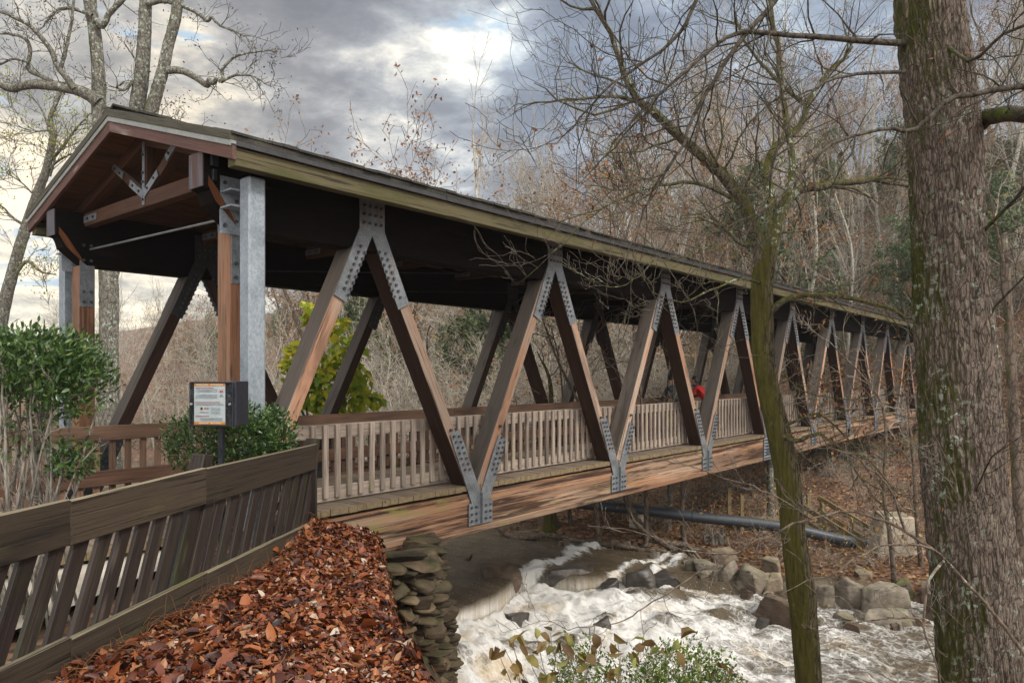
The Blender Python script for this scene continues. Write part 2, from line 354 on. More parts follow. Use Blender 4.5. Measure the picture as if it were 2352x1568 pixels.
M['leaf_shrub'] = leafmat('shrub_leaf', [(0, (.016, .038, .012)), (.5, (.055, .115, .028)), (.85, (.12, .20, .05)), (1, (.21, .28, .08))], .30, .55, .2)
M['leaf_yellow'] = leafmat('yellow_green_leaf', [(0, (.13, .23, .025)), (.45, (.36, .47, .04)), (.75, (.62, .58, .05)), (1, (.74, .52, .05))], .5, .3, .35)
M['leaf_brown'] = leafmat('dead_leaf', [(0, (.06, .03, .015)), (.5, (.20, .10, .045)), (.85, (.36, .19, .07)), (1, (.45, .30, .14))], .6, .3, .25)
M['leaf_gold'] = leafmat('golden_leaf', [(0, (.13, .15, .04)), (.45, (.36, .27, .06)), (1, (.62, .45, .08))], .55, .3, .3)
M['leaf_rust'] = leafmat('rust_leaf', [(0, (.14, .06, .03)), (.5, (.32, .15, .07)), (.8, (.42, .24, .11)), (1, (.48, .38, .14))], .6, .2, .25)
M['leaf_under'] = leafmat('understorey_leaf', [(0, (.03, .055, .022)), (.6, (.085, .13, .05)), (1, (.19, .23, .09))], .5, .3, .1)
M['leaf_broad'] = leafmat('broad_leaf', [(0, (.10, .055, .02)), (.4, (.20, .13, .045)), (.7, (.26, .22, .06)), (1, (.36, .42, .13))], .5, .35, .3)
M['leaf_small'] = leafmat('small_green_leaf', [(0, (.03, .065, .012)), (.6, (.11, .18, .03)), (1, (.28, .33, .06))], .7, .1, .3)
def rockmat(name, a, bcol, moss=0.0, wet=0.0, tinted=False):
    m, N, b = mat(name); co = N.new('ShaderNodeTexCoord').outputs['Object']
    n = N.noise(co, 2.2, 9, .66, .4); st = N.noise(N.mapping(co, (1, 1, 3.2), rot=(.3, .2, 0)), 2.5, 6, .65, .5)
    col = N.ramp(N.math('ADD', N.math('MULTIPLY', n, .7), N.math('MULTIPLY', st, .35)), [(.36, a), (.62, bcol)])
    col = N.mix(N.rng(N.noise(co, .9, 4, .6), .48, .62, 0, .55), col, N.mix(1.0, col, (.42, .38, .34), 'MULTIPLY'))
    if tinted: col = N.mix(1.0, col, N.ramp(N.attr('tint', 'Fac'), [(0, (.45, .43, .40)), (.6, (1.0, .97, .92)), (1, (1.75, 1.6, 1.4))]), 'MULTIPLY')
    g = N.new('ShaderNodeNewGeometry'); up = N.new('ShaderNodeSeparateXYZ'); N.put(up.inputs[0], g.outputs['Normal'])
    if moss: col = N.mix(N.math('MULTIPLY', N.rng(N.math('ADD', N.noise(co, 3, 5, .6), N.math('MULTIPLY', up.outputs[2], .2)), .55, .75), moss), col, (.10, .115, .025))
    N.put(b.inputs['Base Color'], col); b.inputs['Roughness'].default_value = .3 if wet else .8; b.inputs['Specular IOR Level'].default_value = .5 if wet else .25
    bump(N, b, N.math('ADD', n, st), .7, .05); return m
M['rock'] = rockmat('grey_rock', (.05, .044, .037), (.30, .255, .205), moss=.3)
M['rock_tan'] = rockmat('tan_rock', (.07, .055, .04), (.33, .26, .19), moss=.2)
M['rock_brown'] = rockmat('brown_rock', (.03, .023, .018), (.17, .12, .09), moss=.1)
M['rock_moss'] = rockmat('mossy_rock', (.04, .036, .026), (.18, .15, .10), moss=.9)
M['rock_wet'] = rockmat('wet_rock', (.016, .015, .015), (.085, .072, .06), wet=1)
M['wall_stone'] = rockmat('wall_stone', (.008, .0065, .0055), (.095, .073, .052), moss=.18, tinted=True)
M['concrete'] = rockmat('old_concrete', (.26, .22, .17), (.52, .45, .36), moss=.2)
M['pathway'] = rockmat('pale_path', (.40, .36, .30), (.60, .55, .48))
def groundmat():
    m, N, b = mat('forest_floor'); co = N.new('ShaderNodeTexCoord').outputs['Object']
    v = N.voro(co, 9, out=1); sx = N.new('ShaderNodeSeparateColor'); N.put(sx.inputs[0], v)
    n = N.noise(co, .35, 5, .6); n2 = N.noise(co, 5, 5, .65)
    col = N.ramp(sx.outputs[0], [(0, (.045, .022, .014)), (.5, (.125, .06, .035)), (.85, (.21, .11, .06)), (1, (.30, .20, .12))])
    col = N.mix(N.rng(n, .5, .7), col, (.085, .07, .045)); col = N.mix(N.rng(n2, .55, .75, 0, .7), col, (.06, .038, .024))
    N.put(b.inputs['Base Color'], col); b.inputs['Roughness'].default_value = .9; bump(N, b, N.math('ADD', n2, N.voro(co, 9)), .8, .05); return m
M['ground'] = groundmat()
def simple(name, col, rough=.6, spec=.3, met=0):
    m, N, b = mat(name); co = N.new('ShaderNodeTexCoord').outputs['Object']; n = N.noise(co, 18, 4, .6)
    N.put(b.inputs['Base Color'], N.mix(N.rng(n, .3, .75, 0, .35), col, tuple(q*.6 for q in col)))
    b.inputs['Roughness'].default_value = rough; b.inputs['Specular IOR Level'].default_value = spec; b.inputs['Metallic'].default_value = met; return m
# ------------------------------------------------------------------ terrain
TH = R(39.5); CC = 7.4                       # the bridge: axis direction and distance of its near truss
DX = np.array((math.sin(TH), math.cos(TH), 0)); NX = np.array((-math.cos(TH), math.sin(TH), 0)); UP = np.array((0, 0, 1.0))
def W(a, b, z): return NX*(CC+b) + DX*a + UP*z
FAR = np.array([(-90, 100), (-40, 55), (-20, 37), (-6, 24), (-.4, 19.9), (1.4, 19.0), (3.4, 17.7), (4.2, 16.8), (5.1, 15.3), (6.6, 15.3), (7.7, 14.8), (8.3, 14.1), (12, 11.5), (20, 6), (90, -40)], float)
NEAR = np.array([(-90, 88), (-40, 45), (-20, 28), (-8, 17.5), (-3, 12.2), (-1.2, 10.2), (-.6, 9.5), (0, 9.3), (3, 9.3), (6, 8.8), (10, 6), (20, 0), (90, -50)], float)
EDGE = np.array([(-90, 80), (-60, 57), (-6.85, 12.8), (-2.2, 9.0), (-1.50, 8.30), (-1.0, 5.95), (-.50, 4.6), (.62, 0), (1.8, -6), (30, -40), (90, -90)], float)
def pl_dist(x, y, P):
    d = np.full(np.shape(x), 1e9)
    for (x0, y0), (x1, y1) in zip(P[:-1], P[1:]):
        dx, dy = x1-x0, y1-y0; t = np.clip(((x-x0)*dx+(y-y0)*dy)/(dx*dx+dy*dy), 0, 1)
        d = np.minimum(d, np.hypot(x-x0-t*dx, y-y0-t*dy))
    return d
def terrain(x, y):
    x = np.asarray(x, float); y = np.asarray(y, float)
    yf, yn, ye = (np.interp(x, P[:, 0], P[:, 1]) for P in (FAR, NEAR, EDGE))
    df, dn, de = pl_dist(x, y, FAR), pl_dist(x, y, NEAR), pl_dist(x, y, EDGE)
    nz = fbm(x*.35, y*.35, 0, 4)-.47; nf = fbm(x*2.2, y*2.2, 1, 3)-.44
    # far side
    u = x/np.maximum(y, 1.0)
    gain = np.interp(u, [-.9, -.55, -.3, -.1, .1, .35, .7], [.03, .06, .16, .28, .36, .50, .60])
    st = np.interp(u, [-.3, .05, .3, .55, .75], [9, 11, 21, 25, 17])
    base = np.interp(x, [2.5, 5, 12], [-4.42, -5.25, -5.7]); top = np.interp(x, [2.5, 5, 12], [-4.08, -4.62, -4.7])
    zf = base+(top-base)*sst(0, 1.6, df) + .05*df + gain*np.maximum(0, df-st)*sst(st, st+7, df)
    cap = 24.0; zf = np.where(zf > cap*.5, cap*.5+(cap*.5)*np.tanh((zf-cap*.5)/(cap*.5)), zf)
    zf = zf + nz*np.clip(df*.12, 0, 2.2) + nf*.10*sst(0, .6, df)
    # near side
    zp = -1.86 + nf*.05 - .17*(1-sst(0, 1.1, de)) + .26*np.exp(-((x+2.0)**2+(y-8.0)**2)/.55) + .05*nz
    dn2 = np.maximum(dn, 1e-3); t = de/(de+dn2)
    zs = -2.03 - 1.75*sst(0, .42, de) - 1.5*sst(.15, 1, t) + nf*.12
    z = np.where(y < ye, zp, np.where(y < yn, zs, np.where(y < yf, -5.75, zf)))
    inr = (y > yn) & (y < yf)
    z = np.where(inr, np.maximum(-6.2, np.where(df < dn, base-.5*sst(0, .8, df)-.05, -5.28-.5*sst(0, .8, dn))), z)
    return z
def water_crest(x): return np.interp(x, [-12, -6, -3.5, -1.29, -.85, -.43, -.18, .05, .35, .7, 1.0, 1.4, 2, 2.4, 2.9, 3.6, 5, 9], [6, 9.8, 11.6, 13.26, 13.9, 14.47, 15, 15.7, 16.3, 16.35, 16.05, 15.85, 15.9, 16.1, 16.05, 16, 15.4, 15.4])
def water_z(x, y):
    s = water_crest(x)-y
    drop = np.interp(x, [-4, -1.3, -.2, .2, .9, 2, 3, 4.5], [.10, .17, .34, .34, .30, .20, .18, .25])
    rim = .05*np.exp(-((s+.15)/.25)**2)
    return -4.33 + rim*0 - drop*sst(-.03, .24, s) - np.clip(s-.3, 0, 9)*.085 - .06*sst(-1.2, 0, s)
def ground_hit(px, py, water=True):
    d = PX(px, py, 1.0); Y = np.linspace(2, 130, 6000); X = d[0]*Y; Z = d[2]*Y
    T = terrain(X, Y)
    if water: T = np.maximum(T, np.where((Y > np.interp(X, NEAR[:, 0], NEAR[:, 1])) & (Y < np.interp(X, FAR[:, 0], FAR[:, 1])), water_z(X, Y), -99))
    i = np.argmax(Z <= T)
    return np.array((X[i], Y[i], T[i]))
def axis_coords(lo, hi, step, far_lo, far_hi, g=1.16):
    c = list(np.arange(lo, hi+1e-6, step)); s = step; q = hi
    while q < far_hi: s *= g; q += s; c.append(q)
    s = step; q = lo; pre = []
    while q > far_lo: s *= g; q -= s; pre.append(q)
    return np.array(pre[::-1]+c)
def grid(name, xs, ys, zf, m, attrs=None, smooth=True, keep=None):
    Xg, Yg = np.meshgrid(xs, ys); Z = zf(Xg, Yg); V = np.stack([Xg, Yg, Z], -1).reshape(-1, 3)
    nx, ny = len(xs), len(ys); i = (np.arange(ny-1)[:, None]*nx+np.arange(nx-1)[None]).ravel()
    Fq = np.stack([i, i+1, i+1+nx, i+nx], -1)
    if keep is not None:
        k = keep(Xg, Yg).ravel(); Fq = Fq[k[Fq].any(1)]
        used = np.zeros(len(V), bool); used[Fq] = True; re = np.cumsum(used)-1; V = V[used]; Fq = re[Fq]
        attrs = {n_: a(Xg, Yg).ravel()[used] for n_, a in (attrs or {}).items()}
    else: attrs = {n_: a(Xg, Yg).ravel() for n_, a in (attrs or {}).items()}
    return mesh_np(name, V, [Fq], m, attrs=attrs, smooth=smooth)
tag(grid('ground', axis_coords(-7, 14, .12, -220, 220), axis_coords(0, 26, .12, -40, 260), terrain, M['ground']), kind='structure')
# ------------------------------------------------------------------ the creek
def in_river(X, Y, pad=0.5):
    return (Y > np.interp(X, NEAR[:, 0], NEAR[:, 1])-pad) & (Y < np.interp(X, FAR[:, 0], FAR[:, 1])+pad)
FLOW = R(-35)
def flow_co(X, Y): return X*math.cos(FLOW)+Y*math.sin(FLOW), -X*math.sin(FLOW)+Y*math.cos(FLOW)
ROCKBUMPS = [(.15, 13.1, .55), (-1.0, 12.2, .5), (1.75, 14.1, .3), (1.0, 13.2, .4), (3.0, 13.9, .35), (4.1, 14.3, .4), (2.6, 15.2, .6), (3.4, 15.0, .5)]
def foam_density(X, Y):
    s = water_crest(X)-Y
    f = sst(.12, .32, s)*np.interp(s, [0, 2.2, 4, 6, 9], [1.1, 1.05, .9, .66, .5])
    f = f*np.interp(X, [-3, -1.2, 2.5, 4.6, 7, 12], [.85, .95, .95, .66, .50, .5])
    g = lambda P, w_: np.exp(-(pl_dist(X, Y, np.array(P))/w_)**2)
    run = g([(2.0, 18.2), (1.35, 17.4), (.8, 16.8), (.35, 16.2)], .34)*1.0; run2 = np.maximum(g([(3.7, 17.35), (2.7, 16.7), (2.2, 15.9)], .16), g([(4.0, 17.3), (3.1, 16.1), (2.6, 15.3)], .2))*.85
    slab = np.exp(-(((X-1.55)/.65)**2+((Y-16.4)/.36)**2)**2)
    f = np.maximum(np.maximum(f, run), run2)*(1-.95*slab*(s < .02))
    for bx, by, r in ROCKBUMPS: f = f - .55*np.exp(-(((X-bx)/r)**2+((Y-by)/(r*.45))**2))
    return np.clip(f+.03, 0, 1)
def veil(X, Y):
    s = water_crest(X)-Y
    return np.exp(-((s-.16)/.09)**2)*np.interp(X, [-2, -1.4, -.1, .3, .8, 2.3, 2.6], [.9, .9, .9, .4, .4, .5, 0])
def water_h(X, Y):
    z = water_z(X, Y); f = foam_density(X, Y); p, q = flow_co(X, Y)
    tur = (fbm(p*1.3, q*3.4, 0, 4)-.47)*.46*np.clip(f*1.2, 0.05, 1) + (np.abs(fbm(p*2.6, q*5, 6, 4)-.47))*.26*f + (fbm(p*6, q*10, 2, 3)-.44)*.08*f + (fbm(p*1.2, q*3, 4, 3)-.44)*.16 + (fbm(p*4, q*7, 8, 2)-.37)*.075
    s = water_crest(X)-Y
    for bx, by, r in ROCKBUMPS: z = z + .16*np.exp(-(((X-bx)/r)**2+((Y-by)/(r*.5))**2))
    return z + tur*(1-.8*np.exp(-((s-.1)/.2)**2))
def watermat():
    m, N, b = mat('creek_water'); co = N.new('ShaderNodeTexCoord').outputs['Object']
    fl = N.mapping(co, (1, 1, 1), rot=(0, 0, R(35)))
    st = N.noise(N.mapping(fl, (.85, 3.0, 1)), 1.15, 9, .66, 1.8); fine = N.noise(N.mapping(fl, (2.2, 6.5, 3)), 3.0, 6, .7, .8)
    cell = N.voro(N.mapping(N.vmath('ADD', fl, N.vmath('SCALE', N.noise(fl, 2.0, 3, .6, 0, 1))), (1.5, 2.6, 1)), 2.2, 'DISTANCE_TO_EDGE')
    dn = N.attr('foam', 'Fac'); vl = N.attr('veil', 'Fac')
    lace = N.math('SUBTRACT', 1.0, N.rng(cell, .0, .16))
    val = N.math('ADD', N.math('ADD', N.math('MULTIPLY', st, .75), N.math('MULTIPLY', fine, .17)), N.math('MULTIPLY', lace, .12))
    th = N.math('SUBTRACT', .90, N.math('MULTIPLY', dn, .63))
    foam = N.rng(N.math('SUBTRACT', val, th), -.16, .17, smooth=True)
    glint = N.math('MULTIPLY', N.rng(N.noise(N.mapping(fl, (14, 22, 1)), 1.6, 2, .5), .67, .73), N.rng(N.noise(fl, .7, 3), .42, .58)); foam = N.math('MAXIMUM', foam, N.math('MULTIPLY', glint, .6))  # sparse white glints painted into the water colour through the foam mask
    curtain = N.noise(N.mapping(co, (13, .6, .3)), 1.5, 5, .6)
    foam = N.math('MAXIMUM', foam, N.math('MULTIPLY', vl, N.rng(curtain, .32, .62, .45, 1.0)), clamp=True)
    brown = N.ramp(N.noise(fl, .8, 4), [(.3, (.062, .047, .029)), (.7, (.15, .115, .074))])
    brown = N.mix(N.math('MULTIPLY', vl, .8), brown, (.40, .31, .18))
    white = N.mix(N.rng(N.noise(fl, 1.1, 5, .6, .5), .52, .70), (.80, .79, .765), (.62, .51, .36))
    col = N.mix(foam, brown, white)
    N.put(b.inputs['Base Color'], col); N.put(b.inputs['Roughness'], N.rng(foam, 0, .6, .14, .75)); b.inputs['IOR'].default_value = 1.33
    N.put(b.inputs['Specular IOR Level'], N.rng(foam, 0, .5, .55, .15))
    bump(N, b, N.math('ADD', N.math('ADD', N.math('MULTIPLY', st, .6), N.math('MULTIPLY', fine, .35)), N.math('MULTIPLY', foam, .35)), .9, .14); return m
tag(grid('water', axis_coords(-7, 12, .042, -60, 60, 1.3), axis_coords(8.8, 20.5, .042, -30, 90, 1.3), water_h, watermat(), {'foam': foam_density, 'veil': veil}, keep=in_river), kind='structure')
# ------------------------------------------------------------------ vegetation helpers
def tubes(polys, sides=4):
    """polys: list of (pts (n,3), radii (n,)); returns verts, quads"""
    groups = {}
    for p, r in polys: groups.setdefault(len(p), []).append((p, r))
    Vs, Fs, base = [], [], 0
    for n, L in groups.items():
        P = np.array([q[0] for q in L], float); Rr = np.array([q[1] for q in L], float); m = len(L)
        T = np.gradient(P, axis=1); T /= np.linalg.norm(T, axis=2, keepdims=True)+1e-9
        ref = np.where(np.abs(T[:, :1, 2:3]) > .9, np.array((1., 0, 0)), np.array((0, 0, 1.)))
        U = np.cross(T, np.broadcast_to(ref, T.shape)); U /= np.linalg.norm(U, axis=2, keepdims=True)+1e-9; Vv = np.cross(T, U)
        a = np.arange(sides)*2*math.pi/sides
        ring = P[:, :, None]+Rr[:, :, None, None]*(U[:, :, None]*np.cos(a)[None, None, :, None]+Vv[:, :, None]*np.sin(a)[None, None, :, None])
        Vs.append(ring.reshape(-1, 3))
        i = (np.arange(m)[:, None, None]*n+np.arange(n-1)[None, :, None])*sides; k = np.arange(sides)[None, None]; k2 = (k+1) % sides
        Fs.append((np.stack([i+k, i+k2, i+sides+k2, i+sides+k], -1)+base).reshape(-1, 4)); base += m*n*sides
    return np.concatenate(Vs), np.concatenate(Fs)
def smooth_path(pts, n):
    pts = np.asarray(pts, float); k = len(pts); t = np.linspace(0, k-1, n); i = np.clip(t.astype(int), 0, k-2); u = (t-i)[:, None]
    P = np.vstack([2*pts[0]-pts[1], pts, 2*pts[-1]-pts[-2]]); p0, p1, p2, p3 = P[i], P[i+1], P[i+2], P[i+3]
    return .5*((2*p1)+(p2-p0)*u+(2*p0-5*p1+4*p2-p3)*u**2+(3*p1-p0-3*p2+p3)*u**3)
LEAF = {'oval': (np.array([(0, 0, 0), (.3, -.26, .06), (.3, .26, .06), (.68, -.22, .05), (.68, .22, .05), (1, 0, -.04), (.3, 0, 0), (.68, 0, 0)]), np.array([(0, 1, 6), (0, 6, 2), (1, 3, 7), (1, 7, 6), (6, 7, 4), (6, 4, 2), (3, 5, 7), (7, 5, 4)])),
        'heart': (np.array([(0, 0, 0), (-.06, -.3, .05), (-.06, .3, .05), (.35, -.46, .02), (.35, .46, .02), (1, 0, -.12), (.4, 0, .0)]), np.array([(0, 1, 6), (0, 6, 2), (1, 3, 6), (6, 4, 2), (3, 5, 6), (6, 5, 4)])),
        'lance': (np.array([(0, 0, 0), (.35, -.17, .05), (.35, .17, .05), (.7, -.14, .04), (.7, .14, .04), (1, 0, -.05), (.35, 0, 0), (.7, 0, 0)]), np.array([(0, 1, 6), (0, 6, 2), (1, 3, 7), (1, 7, 6), (6, 7, 4), (6, 4, 2), (3, 5, 7), (7, 5, 4)])),
        'quad': (np.array([(0, 0, 0), (.5, -.28, .05), (1, 0, 0), (.5, .28, .05)]), np.array([(0, 1, 2), (0, 2, 3)])),
        'slim': (np.array([(0, 0, 0), (.4, -.15, .04), (1, 0, -.06), (.4, .15, .04)]), np.array([(0, 1, 2), (0, 2, 3)]))}
def leaves(pos, dirs, size, kind, rs, curl=.0, updir=None, tint=None):
    """batch of leaves; returns verts, tris, tint"""
    T, Fc = LEAF[kind]; m = len(pos); pos = np.asarray(pos, float); d = np.asarray(dirs, float); d = d/(np.linalg.norm(d, axis=1, keepdims=True)+1e-9)
    up = np.asarray(updir, float) if updir is not None else rs.normal(size=(m, 3))
    s = np.cross(up, d); s /= np.linalg.norm(s, axis=1, keepdims=True)+1e-9; nn = np.cross(d, s); size = np.broadcast_to(size, (m,))
    Tl = np.broadcast_to(T, (m, *T.shape)).copy()
    Tl[:, :, 1] *= rs.uniform(.75, 1.25, (m, 1))
    if curl: Tl[:, :, 2] += (Tl[:, :, 0]-.4)**2*rs.normal(0, curl, (m, 1)) + np.abs(Tl[:, :, 1])*rs.normal(0, curl*1.4, (m, 1))
    V = pos[:, None]+size[:, None, None]*(Tl[..., 0:1]*d[:, None]+Tl[..., 1:2]*s[:, None]+Tl[..., 2:3]*nn[:, None])
    k = len(T); Ff = (Fc[None]+(np.arange(m)*k)[:, None, None]).reshape(-1, 3)
    t = rs.uniform(0, 1, m) if tint is None else tint
    return V.reshape(-1, 3), Ff, np.repeat(t, k)
def merge(parts):
    Vs, Fs, Ts, b = [], [], [], 0
    for V, F, t in parts: Vs.append(V); Fs.append(F+b); Ts.append(t); b += len(V)
    return np.concatenate(Vs), np.concatenate(Fs), np.concatenate(Ts)
def grow(rs, p, d, L, r, lvl, maxl, out, kids, spread=.8, wander=.16, up=.12, tips=None, npts=(9, 7, 6, 5, 4), ratio=.58, rmin=.008, minr=None):
    n = npts[min(lvl, len(npts)-1)]; pts = [np.asarray(p, float)]; d = np.asarray(d, float); d = d/np.linalg.norm(d)
    step = L/(n-1); dirs = [d]
    for i in range(n-1):
        d = d+rs.normal(0, wander, 3)+np.array((0, 0, up))*(1 if lvl else .3); d /= np.linalg.norm(d); pts.append(pts[-1]+d*step); dirs.append(d)
    rr = np.maximum(np.linspace(1, .28 if lvl < maxl else .35, n)*r, rmin)
    out.append((np.array(pts), rr, lvl))
    if lvl >= maxl:
        if tips is not None: tips += [pts[-1], pts[-2]]
        return
    k = kids[lvl]; lo = .32 if lvl == 0 else .15
    for t in np.linspace(lo, 1.0, k):
        t = min(.999, max(.05, t+rs.uniform(-.06, .06))); f = t*(n-1); i = int(f); q = pts[i]+(pts[min(i+1, n-1)]-pts[i])*(f-i)
        ax = rs.normal(size=3); ax -= dirs[i]*np.dot(ax, dirs[i]); ax /= np.linalg.norm(ax)+1e-9
        a = spread*rs.uniform(.6, 1.25); dd = dirs[i]*math.cos(a)+ax*math.sin(a)
        if lvl == 0: dd[2] = abs(dd[2])*.8+.1
        ll = L*ratio*rs.uniform(.6, 1.15)*(1.15-.55*t if lvl == 0 else 1)
        grow(rs, q, dd, ll, rr[i]*rs.uniform(.42, .6), lvl+1, maxl, out, kids, spread, wander*1.15, up, tips, npts, ratio, rmin)
def split_levels(out, cut):
    return [(p, r) for p, r, l in out if l <= cut], [(p, r) for p, r, l in out if l > cut]
# ------------------------------------------------------------------ the covered bridge
BR = thing('covered_bridge', 'long timber truss footbridge with a shingled gable roof crossing the creek', 'bridge', tuple(W(4.2, 2.3, -1.66)))
A0, A1 = 3.87, 41.5; EB, RB, FB = -.6, 2.3, 5.2; EZ, RZ = 2.385, 3.27
NODES = [6.12+4.02*i for i in range(9)]; BOTS = [4.2+4.02*i for i in range(10)]
def bridge():
    r = lambda a, b, z: W(a, b, z)
    # roof: slopes of shingles with a ragged lower edge, ceiling boards, fascia, rake boards
    rf = MB()
    for (b0, b1) in ((EB-.03, RB), (FB+.03, RB)):
        rf.prism([r(A0-.05, b0, EZ-.035), r(A1, b0, EZ-.035), r(A1, b1, RZ+.02), r(A0-.05, b1, RZ+.02)], UP*.05, grain=DX)
    roof = rf.build('roof', M['shingle'], BR)
    sh = MB(); sl = (RZ-EZ)/(RB-EB); rs = random.Random(3)
    for side in (0, 1):
        for row in range(9):
            b = (EB-.04+row*.34) if side == 0 else (FB+.04-row*.34); sg = 1 if side == 0 else -1
            z = EZ+.018+row*.34*sl; a = A0-.06
            while a < A1:
                wd = rs.uniform(.13, .36); h = rs.uniform(.006, .022); ov = rs.uniform(0, .035)
                n = UP*.8-NX*sg*.24; sh.box(r(a+wd/2, b+sg*(.18-ov/2), z+.18*sl+h), DX, NX*sg*math.cos(.3)+UP*math.sin(.3), np.array((0, 0, 1.)), wd-.006, .37+ov, .012+h); a += wd
    sh.build('shingle_courses', M['shingle'], roof)
    rc = MB(); a = A0-.07
    while a < A1: rc.prism([r(a, RB-.16, RZ+.03), r(a, RB, RZ+.085), r(a, RB+.16, RZ+.03)], DX*.30); a += .31
    rc.build('ridge_cap', M['shingle'], roof)
    ce = MB(); n = 15
    for sg, b0 in ((1, EB+.02), (-1, FB-.02)):
        for i in range(n):
            t0, t1 = i/n, (i+1)/n; ba, bb = b0+sg*(RB-EB-.04)*t0, b0+sg*(RB-EB-.04)*t1; za, zb = EZ-.075+(RZ-EZ-.04)*t0, EZ-.075+(RZ-EZ-.04)*t1
            for a in np.arange(A0, A1, 4.7): ce.prism([r(a, ba, za), r(min(a+4.69, A1), ba, za), r(min(a+4.69, A1), bb-sg*.006, zb), r(a, bb-sg*.006, zb)], UP*.022, grain=DX)
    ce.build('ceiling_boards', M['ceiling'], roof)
    for b, sg in ((EB, 1), (FB, -1)):
        fa = MB()
        for i, a in enumerate(np.arange(A0, A1, 5.0)): fa.box(r(min(a+2.497, (a+A1)/2+2.4), b+sg*.07, 2.195+.002*(i % 2)), DX, NX, UP, 4.994, .14, .185)
        fa.build('fascia', M['fascia'], roof, bevel=.006)
        dp = MB()
        for a in np.arange(A0-.06, A1, 3.05): dp.box(r(a+1.52, b-sg*.022, EZ-.05), DX, NX, UP, 3.04, .012, .085)
        for a in np.arange(A0-.06, A1, 3.05): dp.box(r(a+1.52, b-sg*.034, EZ-.086), DX, NX, UP, 3.04, .02, .012)
        dp.build('drip_edge', M['drip'], roof)
    nrm = {}
    for b0, sg in ((EB-.03, 1), (FB+.03, -1)):
        lowt, hight = r(A0, b0, EZ), r(A0, RB, RZ+.01)
        for nm, z0, z1, th, mm in (('rake_edge', -.045, .045, .075, 'rake_edge'), ('rake_board', -.235, -.105, .045, 'rake'), ('rake_trim', -.105, -.045, .065, 'drip_light')):
            m = MB(); m.prism([lowt+UP*z0, hight+UP*z0, hight+UP*z1, lowt+UP*z1], -DX*th, grain=hight-lowt); m.build(nm, M[mm], roof, bevel=.003)
    # chords and beams
    for nm, b in (('near', .17), ('far', 4.40)):
        m = MB(); e = 3.865
        prof = [(e, 2.37), (A1-.2, 2.37), (A1-.2, 1.60), (4.28, 1.60), (3.98, 1.84), (3.94, 1.98), (e, 2.0)]
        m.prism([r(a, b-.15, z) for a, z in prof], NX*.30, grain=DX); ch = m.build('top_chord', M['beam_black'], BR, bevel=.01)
        en = MB(); en.box(r(e-.006, b, 2.185), UP, NX, DX, .37, .29, .012); en.build('chord_end', M['chord_end'], ch); en = MB(); en.prism([r(e+.05, b-.153, 2.02), r(4.0, b-.153, 1.86), r(4.24, b-.153, 1.63), r(4.2, b-.153, 1.72), r(4.02, b-.153, 1.99), r(e+.05, b-.153, 2.12)], -NX*.003)
        en.prism([r(e+.05, b+.153, 2.02), r(4.0, b+.153, 1.86), r(4.24, b+.153, 1.63), r(4.2, b+.153, 1.72), r(4.02, b+.153, 1.99), r(e+.05, b+.153, 2.12)], NX*.003)
        en.build('chord_bracket', M['chord_burn'], ch)
        m = MB()
        for i, a in enumerate(np.arange(4.25, A1, 12.06)):
            L = min(12.055, A1+1-a); m.box(r(a+L/2, b, -2.085), DX, NX, UP, L, .30, .61)
        m.build('bottom_chord', M['beam_low'], BR, bevel=.012)
    # deck planks run across
    m = MB(); a = 1.2; rs = random.Random(5)
    while a < A1+1.5:
        wd = .138; j = rs.uniform(-.005, .005); m.box(r(a+wd/2, 1.217+j, -1.70+rs.uniform(-.003, .003)), NX, DX, UP, 2.42, wd-.007, .078); a += wd
    dk = m.build('deck', [M['deck'], M['deck_end']], BR)
    for p in dk.data.polygons:
        if abs(p.normal.dot(Vector(NX))) > .9: p.material_index = 1
    m = MB(); 
    for b in (.55, 1.2, 1.9): m.box(r((4.3+A1)/2, b, -1.90), DX, NX, UP, A1-4.3, .12, .30)
    for a in np.arange(6, A1, 2.01): m.box(r(a, 2.29, -2.26), NX, DX, UP, 3.9, .2, .25)
    m.build('floor_beams', M['rail_dark'], BR)
    # braces and gusset plates
    def plate_mb(node, top, outer, sgn):
        q = lambda a, z: r(node+a, outer, z); t = -NX*sgn*.012; m = MB()
        def bolts(pts, rad=.020):
            for (a, z) in pts:
                p = r(node+a, outer-sgn*.012, z); m.cyl(p, p-NX*sgn*.004, rad*1.5, n=10); m.cyl(p-NX*sgn*.004, p-NX*sgn*.024, rad, n=6, m=1)
        if top:
            m.prism([q(-.205, 2.30), q(-.205, 1.87), q(.205, 1.87), q(.205, 2.30)], t)
            m.prism([q(-.205, 1.87), q(-.60, .99), q(-.42, .90), q(0, 1.80), q(0, 1.87)], t); m.prism([q(.205, 1.87), q(0, 1.87), q(0, 1.80), q(.45, .87), q(.64, .96)], t)
            bolts([(x, z) for x in (-.14, -.05, .05, .14) for z in (1.95, 2.06, 2.17)])
            for s in (-1, 1):
                for i in range(8):
                    for k in (0, 1):
                        d = i*.088+(.044 if k else 0); u = np.array((s*.155, 1.62))+np.array((s*.415, -.91))*d; nn = np.array((.91, s*.415))*(.045 if k else -.045); bolts([tuple(u+nn)])
        else:
            m.prism([q(-.265, -1.93), q(-.265, -2.26), q(.265, -2.26), q(.265, -1.93), q(.20, -1.93), q(0, -1.83), q(-.20, -1.93)], t)
            m.prism([q(-.20, -1.93), q(0, -1.83), q(0, -1.80), q(-.47, -.80), q(-.66, -.88)], t); m.prism([q(.20, -1.93), q(.60, -1.02), q(.42, -.94), q(0, -1.80), q(0, -1.83)], t)
            bolts([(x, z) for x in (-.21, -.11, .11, .21) for z in (-2.19, -2.09, -1.99)])
